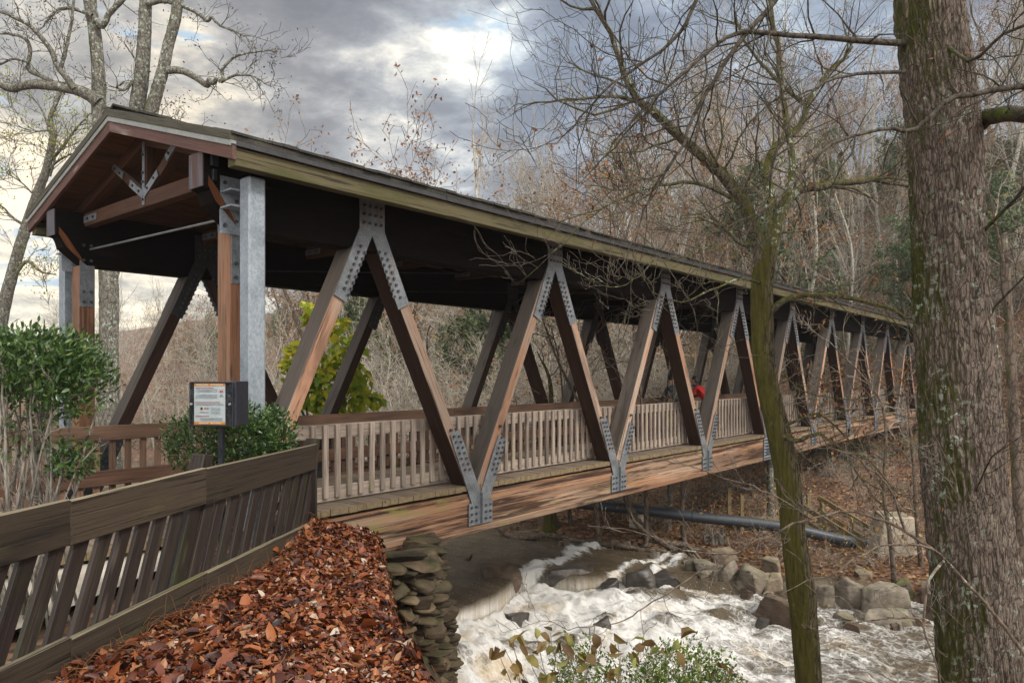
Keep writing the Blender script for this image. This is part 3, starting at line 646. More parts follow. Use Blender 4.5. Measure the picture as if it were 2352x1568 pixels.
            for s in (-1, 1):
                for i in range(7):
                    for k in (0, 1):
                        d = i*.088+(.044 if k else 0); u = np.array((s*.50, -1.0+(.12 if s < 0 else 0)))+np.array((-s*.42, -.907))*d*(1 if s > 0 else 1.05); nn = np.array((.907, -s*.42))*(.045 if k else -.045); bolts([tuple(u+nn+np.array((.02 if s > 0 else -.05, 0)))])
            m.box(r(node, outer-sgn*.03, -2.02), UP, DX, NX, .46, .014, .05)
        return m
    for outer, sgn, inb in ((0.0, 1, 1), (4.57, -1, -1)):
        bm = 'brace' 
        for i, a in enumerate(NODES):
            for s in (-1, 1):
                if s < 0 and i == 0: lo = (BOTS[0]+.06, -1.95)
                else: lo = (a+s*2.04, -1.95)
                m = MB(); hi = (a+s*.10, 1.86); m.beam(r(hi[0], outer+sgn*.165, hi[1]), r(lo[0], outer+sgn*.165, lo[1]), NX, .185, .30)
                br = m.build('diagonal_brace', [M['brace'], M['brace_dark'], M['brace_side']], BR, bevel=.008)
                for p in br.data.polygons:      # the faces turned to the approach side get darker timber colours
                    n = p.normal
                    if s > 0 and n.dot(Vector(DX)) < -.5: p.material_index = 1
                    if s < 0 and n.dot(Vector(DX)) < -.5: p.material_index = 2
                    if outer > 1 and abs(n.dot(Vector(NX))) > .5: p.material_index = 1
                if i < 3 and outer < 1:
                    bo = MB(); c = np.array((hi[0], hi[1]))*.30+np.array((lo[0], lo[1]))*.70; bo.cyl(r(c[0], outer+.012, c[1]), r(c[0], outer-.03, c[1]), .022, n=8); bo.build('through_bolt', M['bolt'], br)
        pl = {}
        for top, ns in ((True, NODES), (False, BOTS[1:])):
            for i, a in enumerate(ns):
                if top not in pl:
                    pl[top] = (plate_mb(a, top, outer, sgn).build('gusset_plate', [M['plate'], M['bolt']], BR), a)
                else:
                    c = copy_part(pl[top][0], BR); c.location = Vector(DX)*(a-pl[top][1])
        # inner faces of the far truss carry plates too
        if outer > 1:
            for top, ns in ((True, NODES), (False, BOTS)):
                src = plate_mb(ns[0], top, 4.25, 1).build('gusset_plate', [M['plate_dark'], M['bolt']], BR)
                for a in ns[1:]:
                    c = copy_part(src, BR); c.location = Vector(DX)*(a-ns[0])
    # splice plates on the near bottom chord
    for a in (20.15, 37.2):
        m = MB(); m.box(r(a, -.008, -2.06), DX, NX, UP, .52, .016, .60)
        for x in np.linspace(-.21, .21, 5):
            for z in np.linspace(-.25, .25, 7):
                p = r(a+x, -.016, -2.06+z); m.cyl(p, p-NX*.02, .024, n=6, m=1)
        m.build('splice_plate', [M['galv'], M['bolt']], BR)
    # end posts, steel columns
    for b, sg in ((.18, 1), (4.40, -1)):
        m = MB(); m.box(r(4.29, b, -.25), UP, NX, DX, 3.70, .27, .22); po = m.build('end_post', M['post'], BR, bevel=.008)
        m = MB()
        for bb, s2 in ((b-.135, -1), (b+.135, 1)):
            m.box(r(4.29, bb+s2*.006, 1.50), UP, DX, NX, 1.0, .20, .012)
            for z in (1.90, 1.68, 1.22, 1.07):
                for x in (-.05, .05): p = r(4.29+x, bb+s2*.012, z); m.cyl(p, p+NX*s2*.022, .022, n=6, m=1)
        m.build('post_plate', [M['plate'], M['bolt']], po)
        m = MB(); cb = b-sg*.47; m.box(r(4.25, cb, .0), UP, DX, NX, 4.2, .20, .20); co = m.build('steel_column', M['galv'], BR, bevel=.02)
        m = MB()
        for z in (1.97, 1.80): m.box(r(4.22, b-sg*.265, z), DX, NX, UP, .34, .24, .018)
        m.box(r(4.22, b-sg*.155, 1.84), UP, DX, NX, .62, .34, .012)
        for z in (2.08, 1.62):
            for x in (-.12, .12): p = r(4.22+x, b-sg*.161, z); m.cyl(p, p-NX*sg*.02, .022, n=6, m=1)
        m.build('column_bracket', [M['galv'], M['bolt']], co)
    # roof trusses
    for k, a in enumerate([4.32]+[6.12+2.01*i for i in range(17)]):
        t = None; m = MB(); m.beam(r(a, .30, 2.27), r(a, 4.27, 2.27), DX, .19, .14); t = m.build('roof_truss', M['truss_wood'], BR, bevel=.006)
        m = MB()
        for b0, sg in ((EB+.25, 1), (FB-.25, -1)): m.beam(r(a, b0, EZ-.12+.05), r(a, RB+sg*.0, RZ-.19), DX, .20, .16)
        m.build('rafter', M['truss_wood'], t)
        if k < 6:
            m = MB(); m.beam(r(a, RB, 2.36), r(a, RB, 3.05), DX, .13, .13); m.build('king_post', M['truss_wood'], t)
            for sg in (-1, 1):
                m = MB(); m.beam(r(a, RB+sg*.05, 2.37), r(a, RB+sg*.92, 2.86), DX, .13, .13); m.build('strut', M['truss_wood'], t)
            f = -.077; m = MB()
            m.beam(r(a+f, RB, 2.20), r(a+f, RB, 3.02), DX, .07, .008)
            for z_ in (2.27, 2.5, 2.62, 2.85): p = r(a+f-.008, RB, z_); m.cyl(p, p-DX*.018, .017, n=6, m=1)
            m.build('strap_plate', [M['plate'], M['bolt']], t)
            for sg in (-1, 1):
                m = MB(); m.beam(r(a+f-.004, RB, 2.33), r(a+f-.004, RB+sg*.40, 2.55), DX, .095, .008)
                for b_, z_ in ((.12, 2.40), (.30, 2.50)): p = r(a+f-.008, RB+sg*b_, z_); m.cyl(p, p-DX*.018, .017, n=6, m=1)
                m.build('strap_plate', [M['plate'], M['bolt']], t); m = MB(); m.beam(r(a+f, RB+sg*.62, 2.69), r(a+f, RB+sg*.95, 2.88), DX, .10, .008)
                for b_, z_ in ((.70, 2.735), (.85, 2.82)): p = r(a+f-.008, RB+sg*b_, z_); m.cyl(p, p-DX*.018, .017, n=6, m=1)
                m.build('strap_plate', [M['plate'], M['bolt']], t); m = MB(); m.beam(r(a+f, RB+sg*1.98, 2.27), r(a+f, RB+sg*1.5, 2.27), DX, .10, .008)
                for b_, z_ in ((1.6, 2.27), (1.8, 2.27)): p = r(a+f-.008, RB+sg*b_, z_); m.cyl(p, p-DX*.018, .017, n=6, m=1)
                m.build('strap_plate', [M['plate'], M['bolt']], t)
    m = MB(); m.cyl(r(4.31, 4.2, 1.84), r(4.33, .35, 1.78), .014, n=6); m.build('tie_rod', M['plate'], BR)
    for i in range(5):
        m = MB(); a = 6.3+4.02*i; m.cyl(r(a, 4.2, 1.75), r(a+3.8, .35, 1.75), .011, n=5); m.cyl(r(a+3.8, 4.2, 1.73), r(a, .35, 1.73), .011, n=5); m.build('tie_rod', M['plate_dark'], BR)
    m = MB(); m.box(r(3.97, -.005, 2.30), UP, DX, NX, .15, .075, .05); m.box(r(3.97, -.005, 2.13), UP, DX, NX, .12, .04, .04); m.cyl(r(3.95, -.005, 2.36), r(3.95, -.005, 2.52), .004, n=5); m.build('sensor_box', M['black_paint'], BR, bevel=.004)
    # railings
    for nm, b, a_s, a_e, key, inner in (('near', .40, 5.05, A1+.5, 'rail_grey', 1), ('far', 2.33, 2.05, A1+.5, 'rail_dark', -1)):
        rl = MB()
        kk = 0
        for a in np.arange(a_s, a_e, 4.02):
            e = min(a+4.015, a_e); rl.box(r((a+e)/2, b+.045*1, -.735), DX, NX, UP, e-a, .05, .185)
        ro = rl.build('railing', M['rail_grey'] if nm == 'near' else M['rail_brown'], BR, bevel=.006)
        m = MB()
        zb = -1.545 if nm == 'near' else -1.30
        for a in np.arange(a_s, a_e, 4.02):
            e = min(a+4.015, a_e); m.box(r((a+e)/2, b+.045, zb), DX, NX, UP, e-a, .05, .19)
        m.build('bottom_board', M[key], ro, bevel=.006)
        if nm == 'near':
            m = MB()
            for a in BOTS[1:]: m.box(r(a+.9, b+.11, -1.15), UP, DX, NX, 1.0, .09, .09)
            m.build('rail_posts', M[key], ro)
        proto = None; rest = MB(); cnt = 0; lim = 78 if nm == 'near' else 22; a = 5.50 if nm == 'near' else 2.2; bo_ = b-.0015 if nm == 'near' else b+.0925
        while a < a_e-.1:
            skip = False
            if not skip:
                if cnt < lim:
                    if proto is None:
                        m = MB(); m.box(r(a, bo_, -1.12), UP, DX, NX, .945, .076, .042); proto = m.build('baluster', M['rail_grey'] if nm == 'near' else M['rail_brown'], ro, bevel=.007); a_p = a
                    else:
                        c = copy_part(proto, ro); c.location = Vector(DX)*(a-a_p)+Vector((0, 0, RG.uniform(-.008, .004))); c.rotation_euler = (0, 0, 0)
                else: rest.box(r(a, bo_, -1.12), UP, DX, NX, .945, .076, .042)
                cnt += 1
            a += .19
        tag(rest.build('far_balusters', M[key], ro), kind='stuff')
    # support bents and far abutment
    for a in (37.2,):
        m = MB(); z0 = float(terrain(*W(a, 2.3, 0)[:2]))
        for b in (.3, 4.25): m.box(r(a, b, (z0-.5-2.4)/2), UP, DX, NX, -2.4-z0+.5, .38, .38)
        m.box(r(a, 2.3, -2.56), NX, DX, UP, 5.0, .4, .3); m.build('pier', M['rail_dark'], BR, bevel=.02)
bridge()
M['brace_dark2'] = M['brace_dark']
# ------------------------------------------------------------------ people leaning on the far rail
def skin_body(name, joints, edges, m, parent, root=0, sub=2):
    me = bpy.data.meshes.new(name); me.from_pydata([tuple(p) for p, r in joints], edges, []); me.materials.append(m)
    o = bpy.data.objects.new(name, me); C.objects.link(o); o.parent = parent
    sk = o.modifiers.new('skin', 'SKIN'); me.skin_vertices.new(name='s') if not me.skin_vertices else None
    for i, (p, r) in enumerate(joints):
        v = me.skin_vertices[0].data[i]; v.radius = r if isinstance(r, tuple) else (r, r); v.use_root = (i == root)
    s = o.modifiers.new('sub', 'SUBSURF'); s.levels = sub; s.render_levels = sub
    me.polygons.foreach_set('use_smooth', [True]*len(me.polygons)) if len(me.polygons) else None
    return o
def blob(name, c, r, m, parent, sub=3, cut=None):
    bm = bmesh.new(); bmesh.ops.create_icosphere(bm, subdivisions=sub, radius=1)
    for v in bm.verts:
        v.co = Vector((v.co.x*r[0]+c[0], v.co.y*r[1]+c[1], v.co.z*r[2]+c[2]))
        if cut: v.co = Vector(cut(v.co))
    for f in bm.faces: f.smooth = True
    me = bpy.data.meshes.new(name); bm.to_mesh(me); bm.free(); me.materials.append(m); o = bpy.data.objects.new(name, me); C.objects.link(o); o.parent = parent; return o
SKIN = simple('skin', (.46, .27, .19), .5); HAIR = simple('hair', (.012, .009, .008), .45); RED = simple('red_jacket', (.33, .010, .010), .65); TEAL = simple('dark_teal_jacket', (.018, .035, .038), .7)
JEANS = simple('dark_trousers', (.02, .025, .04), .8); SHOE = simple('shoes', (.03, .028, .026), .6); PAPER = simple('white_paper', (.75, .75, .78), .6); TEALV = simple('blue_grey_scarf', (.03, .05, .075), .8)
def person(label, a, b, jacket, facing, lean, tall, longhair, extra):
    """local frame: +y = forward (towards the far rail), x = right"""
    loc = W(a, b, -1.66); root = thing('person', label, 'person', tuple(loc), 'people leaning on the far railing')
    root.rotation_euler = (0, 0, facing); s = tall/1.7
    J = lambda x, y, z: (x*s, y*s, z*s)
    hip = (0, -.16-lean*.3, .90); ch = (0, .06, 1.22); nk = (0, .16, 1.40); hd = (0, .22, 1.53)
    legs = [(J(*hip), .13*s)]
    E = []
    for sx in (-1, 1):
        i = len(legs); legs += [(J(sx*.10, hip[1], .84), .095*s), (J(sx*.11, hip[1]+.02, .48), .066*s), (J(sx*.11, hip[1]-.02, .09), .045*s), (J(sx*.12, hip[1]+.12, .04), .042*s)]
        E += [(0, i), (i, i+1), (i+1, i+2), (i+2, i+3)]
    skin_body('trousers', legs, E, JEANS, root)
    # head, neck and hands are one continuous skin; the jacket goes over it
    body = [(J(*ch), .09*s), (J(*nk), .055*s), (J(hd[0], hd[1]-.03, hd[2]-.05), .065*s), (J(hd[0], hd[1], hd[2]+.03), .088*s), (J(hd[0], hd[1], hd[2]+.10), .070*s)]
    E = [(0, 1), (1, 2), (2, 3), (3, 4)]
    for sx in (-1, 1):
        i = len(body); body += [(J(sx*.17, .08, 1.33), .045*s), (J(sx*.24, .22, 1.10), .038*s), (J(sx*.12, .42, 1.045), .028*s), (J(sx*.06, .47, 1.045), .030*s)]
        E += [(0, i), (i, i+1), (i+1, i+2), (i+2, i+3)]
        for f in range(4):
            k = len(body); q = (sx*(.045-.012*f), .50+.008*f, 1.055-.015*f); body += [(J(q[0], q[1], q[2]), .010*s), (J(q[0]-sx*.03, q[1]+.03, q[2]-.02), .009*s), (J(q[0]-sx*.04, q[1]+.02, q[2]-.045), .008*s)]
            E += [(i+3, k), (k, k+1), (k+1, k+2)]
        k = len(body); body += [(J(sx*.06, .46, 1.085), .011*s), (J(sx*.03, .49, 1.10), .009*s)]; E += [(i+3, k), (k, k+1)]
    skin_body('body', body, E, SKIN, root)
    jk = [(J(hip[0], hip[1]-.01, hip[2]-.02), (.175*s, .135*s)), (J(0, (hip[1]+ch[1])/2, 1.07), (.165*s, .125*s)), (J(0, .06, 1.26), (.175*s, .125*s)), (J(0, .13, 1.385), .078*s)]
    E = [(0, 1), (1, 2), (2, 3)]
    for sx in (-1, 1):
        i = len(jk); jk += [(J(sx*.18, .09, 1.325), .068*s), (J(sx*.25, .22, 1.10), .058*s), (J(sx*.14, .40, 1.045), .044*s)]; E += [(2, i), (i, i+1), (i+1, i+2)]
    skin_body('jacket', jk, E, jacket, root)
    face = extra.get('turn', 0.0); hc = np.array(J(hd[0], hd[1]+.005, hd[2]+.045)); ca, sa = math.cos(face), math.sin(face)
    rot = lambda x, y, z: (hc[0]+(x*ca-y*sa)*s, hc[1]+(x*sa+y*ca)*s, hc[2]+z*s)
    blob('nose', rot(0, .098, -.01), (.014*s, .020*s, .022*s), SKIN, root, 2)
    for sx in (-1, 1):
        blob('eye', rot(sx*.032, .083, .018), (.012*s, .008*s, .008*s), HAIR, root, 2); blob('ear', rot(sx*.086, .0, .0), (.012*s, .022*s, .03*s), SKIN, root, 2)
    blob('mouth', rot(0, .084, -.048), (.022*s, .008*s, .007*s), simple('lips', (.28, .10, .08)), root, 2)
    if longhair:
        for k_, (yy, zz, rr) in enumerate(((-.075, -.06, .075), (-.10, -.16, .070), (-.115, -.26, .060))): blob('hair_lock', (hc[0]+.02*s, hc[1]+yy*s, hc[2]+zz*s), (rr*1.15*s, rr*.6*s, .085*s), HAIR, root, 2)
        blob('scarf', (hc[0], hc[1]-.03*s, hc[2]-.16*s), (.085*s, .08*s, .05*s), TEALV, root, 2)
    cx, cy, cz = rot(0, -.028, .038)
    def cut(co):
        if longhair and co.z < cz-.02*s: return (cx+(co.x-cx)*1.05, cy+(co.y-cy)*.8-.05*s, cz+(co.z-cz)*2.6)
        return co
    blob('hair', (cx, cy, cz), (.098*s, .094*s, .092*s), HAIR, root, 3, cut)
    return root
e_dir = math.atan2(NX[1], NX[0])-math.pi/2
w1 = person('woman in a red jacket leaning on the bridge railing with a sheet of paper', 19.82, 1.80, RED, e_dir, .35, 1.62, True, {'turn': 1.75})
w2 = person('person in a dark teal jacket with short dark hair leaning on the bridge railing', 18.25, 1.83, TEAL, e_dir-.5, .35, 1.66, False, {'turn': -.3})
pm = MB(); pm.box(W(19.5, 2.36, -.615), DX, NX, UP, .30, .21, .006); pm.box(W(19.35, 2.33, -.606), DX, NX*.97+UP*.2, UP*.97-NX*.2, .18, .2, .006)
tag(pm.build('paper', PAPER), 'folded white paper lying on the bridge railing by the red jacket', 'paper')
# ------------------------------------------------------------------ foreground fence, path, sign
def fence_pt(Y, off=0.0, z=0.0): return np.array((-2.217-.153*(8.03-Y)+.988*off, Y-.151*off, z))
FU = np.array((.1513, .9885, 0)); FN = np.array((.9885, -.1513, 0)); RAKE = .43
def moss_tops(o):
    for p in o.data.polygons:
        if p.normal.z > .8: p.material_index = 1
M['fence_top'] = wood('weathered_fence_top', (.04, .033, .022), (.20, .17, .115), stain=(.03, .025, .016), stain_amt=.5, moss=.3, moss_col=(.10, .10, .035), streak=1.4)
def fence():
    root = thing('wooden_fence', 'dark brown weathered fence of wide boards and leaning pickets beside the leaf covered bank', 'fence', tuple(fence_pt(6, 0, -1.85)))
    js = [2.3, 4.48, 5.94, 8.10]
    for i in range(3):
        m = MB(); y0, y1 = js[i]+.004, js[i+1]; dz = (.0, .006, -.004)[i]
        m.prism([fence_pt(y0, .0, -1.06+dz), fence_pt(y1, .0, -1.05-dz), fence_pt(y1, .0, -.765+dz), fence_pt(y0, .0, -.77-dz)], FN*.045, grain=FU); moss_tops(m.build('top_rail', [M['fence'], M['fence_top']], root, bevel=.006))
        m = MB(); m.prism([fence_pt(y0, .0, -1.87+dz), fence_pt(y1, .0, -1.86), fence_pt(y1, .0, -1.61), fence_pt(y0, .0, -1.62-dz)], FN*.05, grain=FU); moss_tops(m.build('bottom_board', [M['fence'], M['fence_top']], root, bevel=.006))
    y = 2.0; k = 0; rs = random.Random(4)
    while y < 7.85:
        j = rs.uniform(-.012, .012); yb = y+j; wd = .136; a = fence_pt(yb, -.005, -1.80); h = .90+rs.uniform(-.02, .02); t = FU*RAKE*h+UP*h
        tw = rs.uniform(-.012, .012); m = MB(); m.prism([a, a+FU*wd, a+FU*(wd+tw)+t, a+FU*tw+t], -FN*.03, grain=t); m.build('picket', M['picket'], root, bevel=.004)
        y += .205; k += 1
    for yy, top in ((3.05, -.72), (5.52, -.66), (7.72, -.72)):
        m = MB(); h = top+1.95; a = fence_pt(yy, -.034, -1.95); t = FU*RAKE*h*.95+UP*h
        m.prism([a, a+FU*.15, a+FU*.15+t*.985, a+t], -FN*.12, grain=t); m.build('post', M['picket'], root, bevel=.008)
    m = MB(); m.box(fence_pt(8.06, .0, -1.36), UP, FU, FN, .98, .035, .10); m.build('end_board', M['picket'], root, bevel=.004)
fence()
pv = []; 
for y in np.linspace(-3, 7.2, 60): pv += [fence_pt(y, -.80, -1.785), fence_pt(y, -2.3, -1.785)]
pi = np.arange(59)*2
tag(mesh_np('path', np.array(pv), [np.stack([pi, pi+2, pi+3, pi+1], -1)], M['pathway']), kind='structure')
def sign():
    Y = 6.62; c = PX(489, 0, Y)[:2]; zt, zb = (HZ-875.5)/F_*Y, (HZ-979.5)/F_*Y; zc, h = (zt+zb)/2, zt-zb
    root = thing('notice_box', 'black notice box on a thin post with an orange edged poster behind glass', 'sign', (c[0], Y, -1.86))
    ang = R(4.5); ux = np.array((math.cos(ang), -math.sin(ang), 0)); uy = np.array((math.sin(ang), math.cos(ang), 0)); wd = .436
    o = np.array((c[0], Y, zc))
    m = MB(); m.box(o+uy*.13, ux, uy, UP, wd, .26, h); bx = m.build('box', M['black_paint'], root, bevel=.006)
    def fr(x, z, w_, h_, d, nm, mt, par, bev=0): 
        m = MB(); m.box(o+ux*x+UP*z-uy*d, ux, uy, UP, w_, .003, h_); return m.build(nm, mt, par, bevel=bev)
    m = MB(); gx = -.012
    for (x, z, w_, h_) in ((gx, .196, .40, .012), (gx, -.196, .40, .012), (gx-.2, 0, .012, .404), (gx+.2, 0, .012, .404)): m.box(o+ux*x+UP*z-uy*.006, ux, uy, UP, w_, .012, h_)
    m.build('door_frame', M['black_paint'], bx, bevel=.002)
    px0, pw, ph = -.028, .292, .374
    white = simple('poster_paper', (.66, .70, .74), .5); orange = simple('poster_orange', (.80, .30, .02), .5)
    ps = fr(px0, .0, pw, ph, .004, 'poster', white, bx)
    m = MB()
    for z in (.176, -.174): m.box(o+ux*px0+UP*z-uy*.0065, ux, uy, UP, pw, .002, .024)
    m.build('poster_band', orange, ps)
    red = simple('poster_red', (.62, .12, .10), .6); ink = simple('poster_ink', (.30, .33, .40), .6); tx = simple('poster_white_text', (.85, .8, .72), .6)
    def lines(rows, mt, nm):
        m = MB(); rr = random.Random(2)
        for (z, x0, x1, th) in rows:
            x = x0
            while x < x1:
                wl = min(rr.uniform(.006, .022), x1-x); m.box(o+ux*(px0+x+wl/2)+UP*z-uy*.0082, ux, uy, UP, wl, .0012, th); x += wl+.0035
        m.build(nm, mt, ps)
    lines([(.146, -.13, .04, .006), (.016, -.135, .10, .006), (-.110, -.13, -.005, .007)], red, 'poster_heading')
    lines([(z, -.13, .075, .0035) for z in (.132, .122, .112)]+[(z, -.13, .075, .0035) for z in (.086, .076, .066, .056)]+[(z, -.13, .13, .0035) for z in (.002, -.008)]+[(z, .015, .10, .0026) for z in (-.032, -.043, -.054, -.065, -.076, -.087)]+[(z, -.085, .12, .0035) for z in (-.128, -.138, -.148)], ink, 'poster_text')
    lines([(.176, -.125, -.012, .009), (.176, .008, .125, .009), (-.174, -.10, -.01, .008), (-.174, .01, .11, .008)], tx, 'poster_title')
    m = MB(); m.box(o+ux*(px0+.105)+UP*.115-uy*.0082, ux, uy, UP, .016, .0012, .022); m.box(o+ux*(px0+.124)+UP*.115-uy*.0082, ux, uy, UP, .008, .0012, .022); m.build('poster_logo', red, ps)
    m = MB(); q = o+ux*(px0+.113)+UP*.075-uy*.0082
    m.prism([q-ux*.02-UP*.008, q+ux*.02-UP*.008, q+ux*.008+UP*.012, q-ux*.008+UP*.012], -uy*.0012); m.build('poster_emblem', ink, ps)
    m = MB(); q = o+ux*(px0-.075)+UP*-.042-uy*.007; m.cyl(q, q-uy*.0015, .014, n=16); q = q-uy*.0016; m.build('poster_seal', simple('seal_gold', (.45, .30, .05), .5), ps)
    m = MB(); m.cyl(q, q-uy*.001, .009, n=14); m.build('poster_seal_centre', simple('seal_dark', (.08, .06, .03), .5), ps)
    lines([(-.040, -.05, -.008, .010)], red, 'poster_script'); lines([(-.075, -.09, -.01, .006)], ink, 'poster_note')
    gm, N, b = mat('door_glass'); tr = N.new('ShaderNodeBsdfTransparent'); tr.inputs[0].default_value = (.93, .95, .95, 1); gl = N.new('ShaderNodeBsdfGlossy'); gl.inputs['Roughness'].default_value = .06
    mx = N.new('ShaderNodeMixShader'); mx.inputs[0].default_value = .06; N.l.new(tr.outputs[0], mx.inputs[1]); N.l.new(gl.outputs[0], mx.inputs[2]); N.l.new(mx.outputs[0], N.n['Material Output'].inputs[0])
    m = MB(); m.box(o+ux*gx-uy*.014, ux, uy, UP, .385, .003, .385); m.build('glass', gm, bx)
    for x in (gx-.185, gx+.178):
        m = MB(); q = o+ux*x+UP*.0-uy*.006; m.cyl(q, q-uy*.018, .011, n=10); m.build('lock', M['drip_light'], bx, smooth=False)
    m = MB(); m.box(np.array((c[0]+.03, Y+.12, (zb-1.95)/2)), UP, ux, uy, zb+1.95, .042, .042); m.build('post', M['black_paint'], root)
sign()
# ------------------------------------------------------------------ stones and rocks
_ICO = {}
def ico(sub):
    if sub not in _ICO:
        bm = bmesh.new(); bmesh.ops.create_icosphere(bm, subdivisions=sub, radius=1); bm.verts.index_update()
        _ICO[sub] = (np.array([v.co[:] for v in bm.verts]), np.array([[v.index for v in f.verts] for f in bm.faces])); bm.free()
    return _ICO[sub]
def rock_mesh(rs, sx, sy, sz, planes=13, rough=.03, sub=4, slab=.72, lo=.62, hi=.98):
    """a ball split by flat cleavage planes, then roughened"""
    V, F = ico(sub); V = V*1.25
    pl = [((rs.normal(0, .12), rs.normal(0, .12), 1), slab*rs.uniform(.85, 1.1)), ((0, 0, -1), slab)]+[(rs.normal(size=3)*np.array((1, 1, .45)), rs.uniform(lo, hi)) for _ in range(planes)]
    for n, d in pl:
        n = np.asarray(n, float); n /= np.linalg.norm(n); V = V-np.maximum(0, V@n-d)[:, None]*n
    V = V*np.array((sx, sy, sz))/2/np.array((.95, .95, slab)); mn = (sx*sy*sz)**(1/3); o = rs.uniform(0, 60); N_ = V/(np.linalg.norm(V, axis=1, keepdims=True)+1e-9); q = V/mn
    d = (fbm(q[:, 0]*5+o, q[:, 1]*5, q[:, 2]*8, 4)-.47)*rough*1.9 + (vnoise(q[:, 0]*1.1+o, q[:, 1]*1.1, q[:, 2]*7)-.5)*rough*.7
    return V+N_*d[:, None]*mn, F
RS = np.random.RandomState(11)
def boulder(name, label, px, py, w_, h_, mt, depth=.8, group=None, sink=.25, tilt=0.0, yaw=None, n=18, cat='rock', Y=None, zc=None):
    if Y is None: g = ground_hit(px, py+h_*.42)
    else: g = np.array((0, Y, 0))
    Y = g[1]; k = Y/F_; sx, sz = w_*k*1.12, h_*k*1.15; c = PX(px, py, Y+sx*.18)
    if zc is None: zc = c[2]
    V, F = rock_mesh(RS, sx, sx*depth, sz*(1+sink), 9, .030, 4, .62, .42, .86); yaw = RS.uniform(-.5, .5) if yaw is None else yaw
    ct, st = math.cos(tilt), math.sin(tilt); V = np.stack([V[:, 0]*ct-V[:, 2]*st, V[:, 1], V[:, 0]*st+V[:, 2]*ct], -1)
    cy, sy = math.cos(yaw), math.sin(yaw); V = np.stack([V[:, 0]*cy-V[:, 1]*sy, V[:, 0]*sy+V[:, 1]*cy, V[:, 2]], -1)
    o = mesh_np(name, V, [F], mt); o.location = (c[0], c[1], zc-sz*sink*.45); return tag(o, label, cat, group)
B = [('angular grey boulder with a steep split face behind the small dead stump', 1949, 1365, 88, 60, 'rock', -.25), ('pale grey leaning boulder with a flat slanted face beside the mossy rock', 2022, 1382, 98, 64, 'rock', .2),
     ('low brown wet slab at the waterline left of the mossy trunk', 1777, 1402, 96, 52, 'rock_brown', -.15), ('flat topped overhanging slab strewn with leaves behind the mossy trunk', 1780, 1342, 66, 42, 'rock_tan', .0),
     ('broad sloping grey slab with cracks on the far bank', 1722, 1335, 90, 56, 'rock', -.2), ('pale tan flat rock lying beside the tree roots', 1656, 1280, 66, 38, 'rock_tan', .05), ('smooth tan outcrop lying in leaves uphill of the overhanging slab', 1768, 1300, 58, 32, 'rock_tan', .12),
     ('small rounded brown rock at the foot of the sloping slab', 1712, 1366, 42, 24, 'rock_brown', 0), ('moss covered green rock next to the pale leaning boulder', 2080, 1362, 46, 48, 'rock_moss', 0), ('long layered slab jutting over the water near the big trunk', 2062, 1424, 120, 40, 'rock', .1),
     ('dark brown rock wedged beside the big trunk', 2132, 1366, 56, 40, 'rock_brown', .1), ('dark shadowed boulder touching the big trunk at the waterline', 2150, 1402, 50, 58, 'rock_brown', 0), ('thin flat rock ledge under the angular grey boulder', 1934, 1420, 60, 22, 'rock', .05),
     ('brown wet ledge low in the water below the angular boulder', 1956, 1436, 58, 18, 'rock_brown', -.08), ('grey block half hidden behind the mossy trunk', 1893, 1368, 46, 44, 'rock', .1), ('blue grey tilted rock at the left end of the rock pile', 1588, 1298, 30, 20, 'rock', .3), ('grey blocky rock between the roots and the sloping slab', 1621, 1305, 48, 26, 'rock', -.1),
     ('flat pale stone set in the dirt above the boulders', 1985, 1324, 52, 16, 'rock_tan', 0), ('small pale stone lying on the bare dirt by the stairs', 1975, 1307, 36, 12, 'rock_tan', 0), ('small upright brown stone between the two big grey boulders', 2005, 1354, 24, 22, 'rock_tan', 0), ('wedge shaped grey rock beside the sloping slab', 1672, 1318, 42, 38, 'rock', .2), ('dark ledge rock under the overhanging slab', 1810, 1372, 60, 24, 'rock_brown', 0)]
for lb, x, y, w_, h_, mt, tl in B: boulder('boulder', lb, x, y, w_, h_, M[mt], tilt=tl, group='boulders along the far bank')
for i in range(64):
    if i < 40: x = RS.uniform(1570, 2140); y0 = np.interp(x, [1570, 1650, 1720, 1800, 2140], [1290, 1330, 1385, 1415, 1440])+RS.uniform(-46, 12); s = RS.uniform(12, 34)
    else: x = RS.uniform(1270, 1600); y0 = np.interp(x, [1270, 1430, 1600], [1243, 1252, 1292])+RS.uniform(-8, 6); s = RS.uniform(9, 22)
    boulder('bank_stone', 'small brown weathered stone among the larger boulders on the far bank', x, y0, s, s*RS.uniform(.4, .7), M[('rock', 'rock_tan', 'rock_brown', 'rock')[i % 4]], tilt=RS.uniform(-.2, .2), group='small stones of the far bank', n=12)
for lb, x, y, w_, h_, tl, dp in [('large flat wet rock above the waterfall lip with a stick lying on it', 1128, 1316, 100, 24, -.06, .9), ('smooth dark slab with a thin veil of water falling off its front edge', 1325, 1311, 140, 16, .02, .8),
                             ('dark wet hump of rock right of the veil of water', 1455, 1340, 80, 34, .05, .8), ('dark rock splashed by white water near the far bank', 1530, 1340, 70, 34, .2, .8), ('low black rock awash in the white rapids', 1388, 1433, 44, 18, 0, .8), ('small dark rock breaking the brown water', 1752, 1427, 36, 14, 0, .8),
                             ('round dark rock under the small chute', 1395, 1347, 40, 24, 0, .8), ('dark submerged rock at the left edge of the rapids', 1190, 1415, 76, 16, .05, .7)]:
    boulder('creek_rock', lb, x, y, w_, h_, M['rock_wet'] if 'flat wet' not in lb else M['rock_brown'], tilt=tl, depth=dp, sink=.9, group='wet rocks in the creek', n=22)
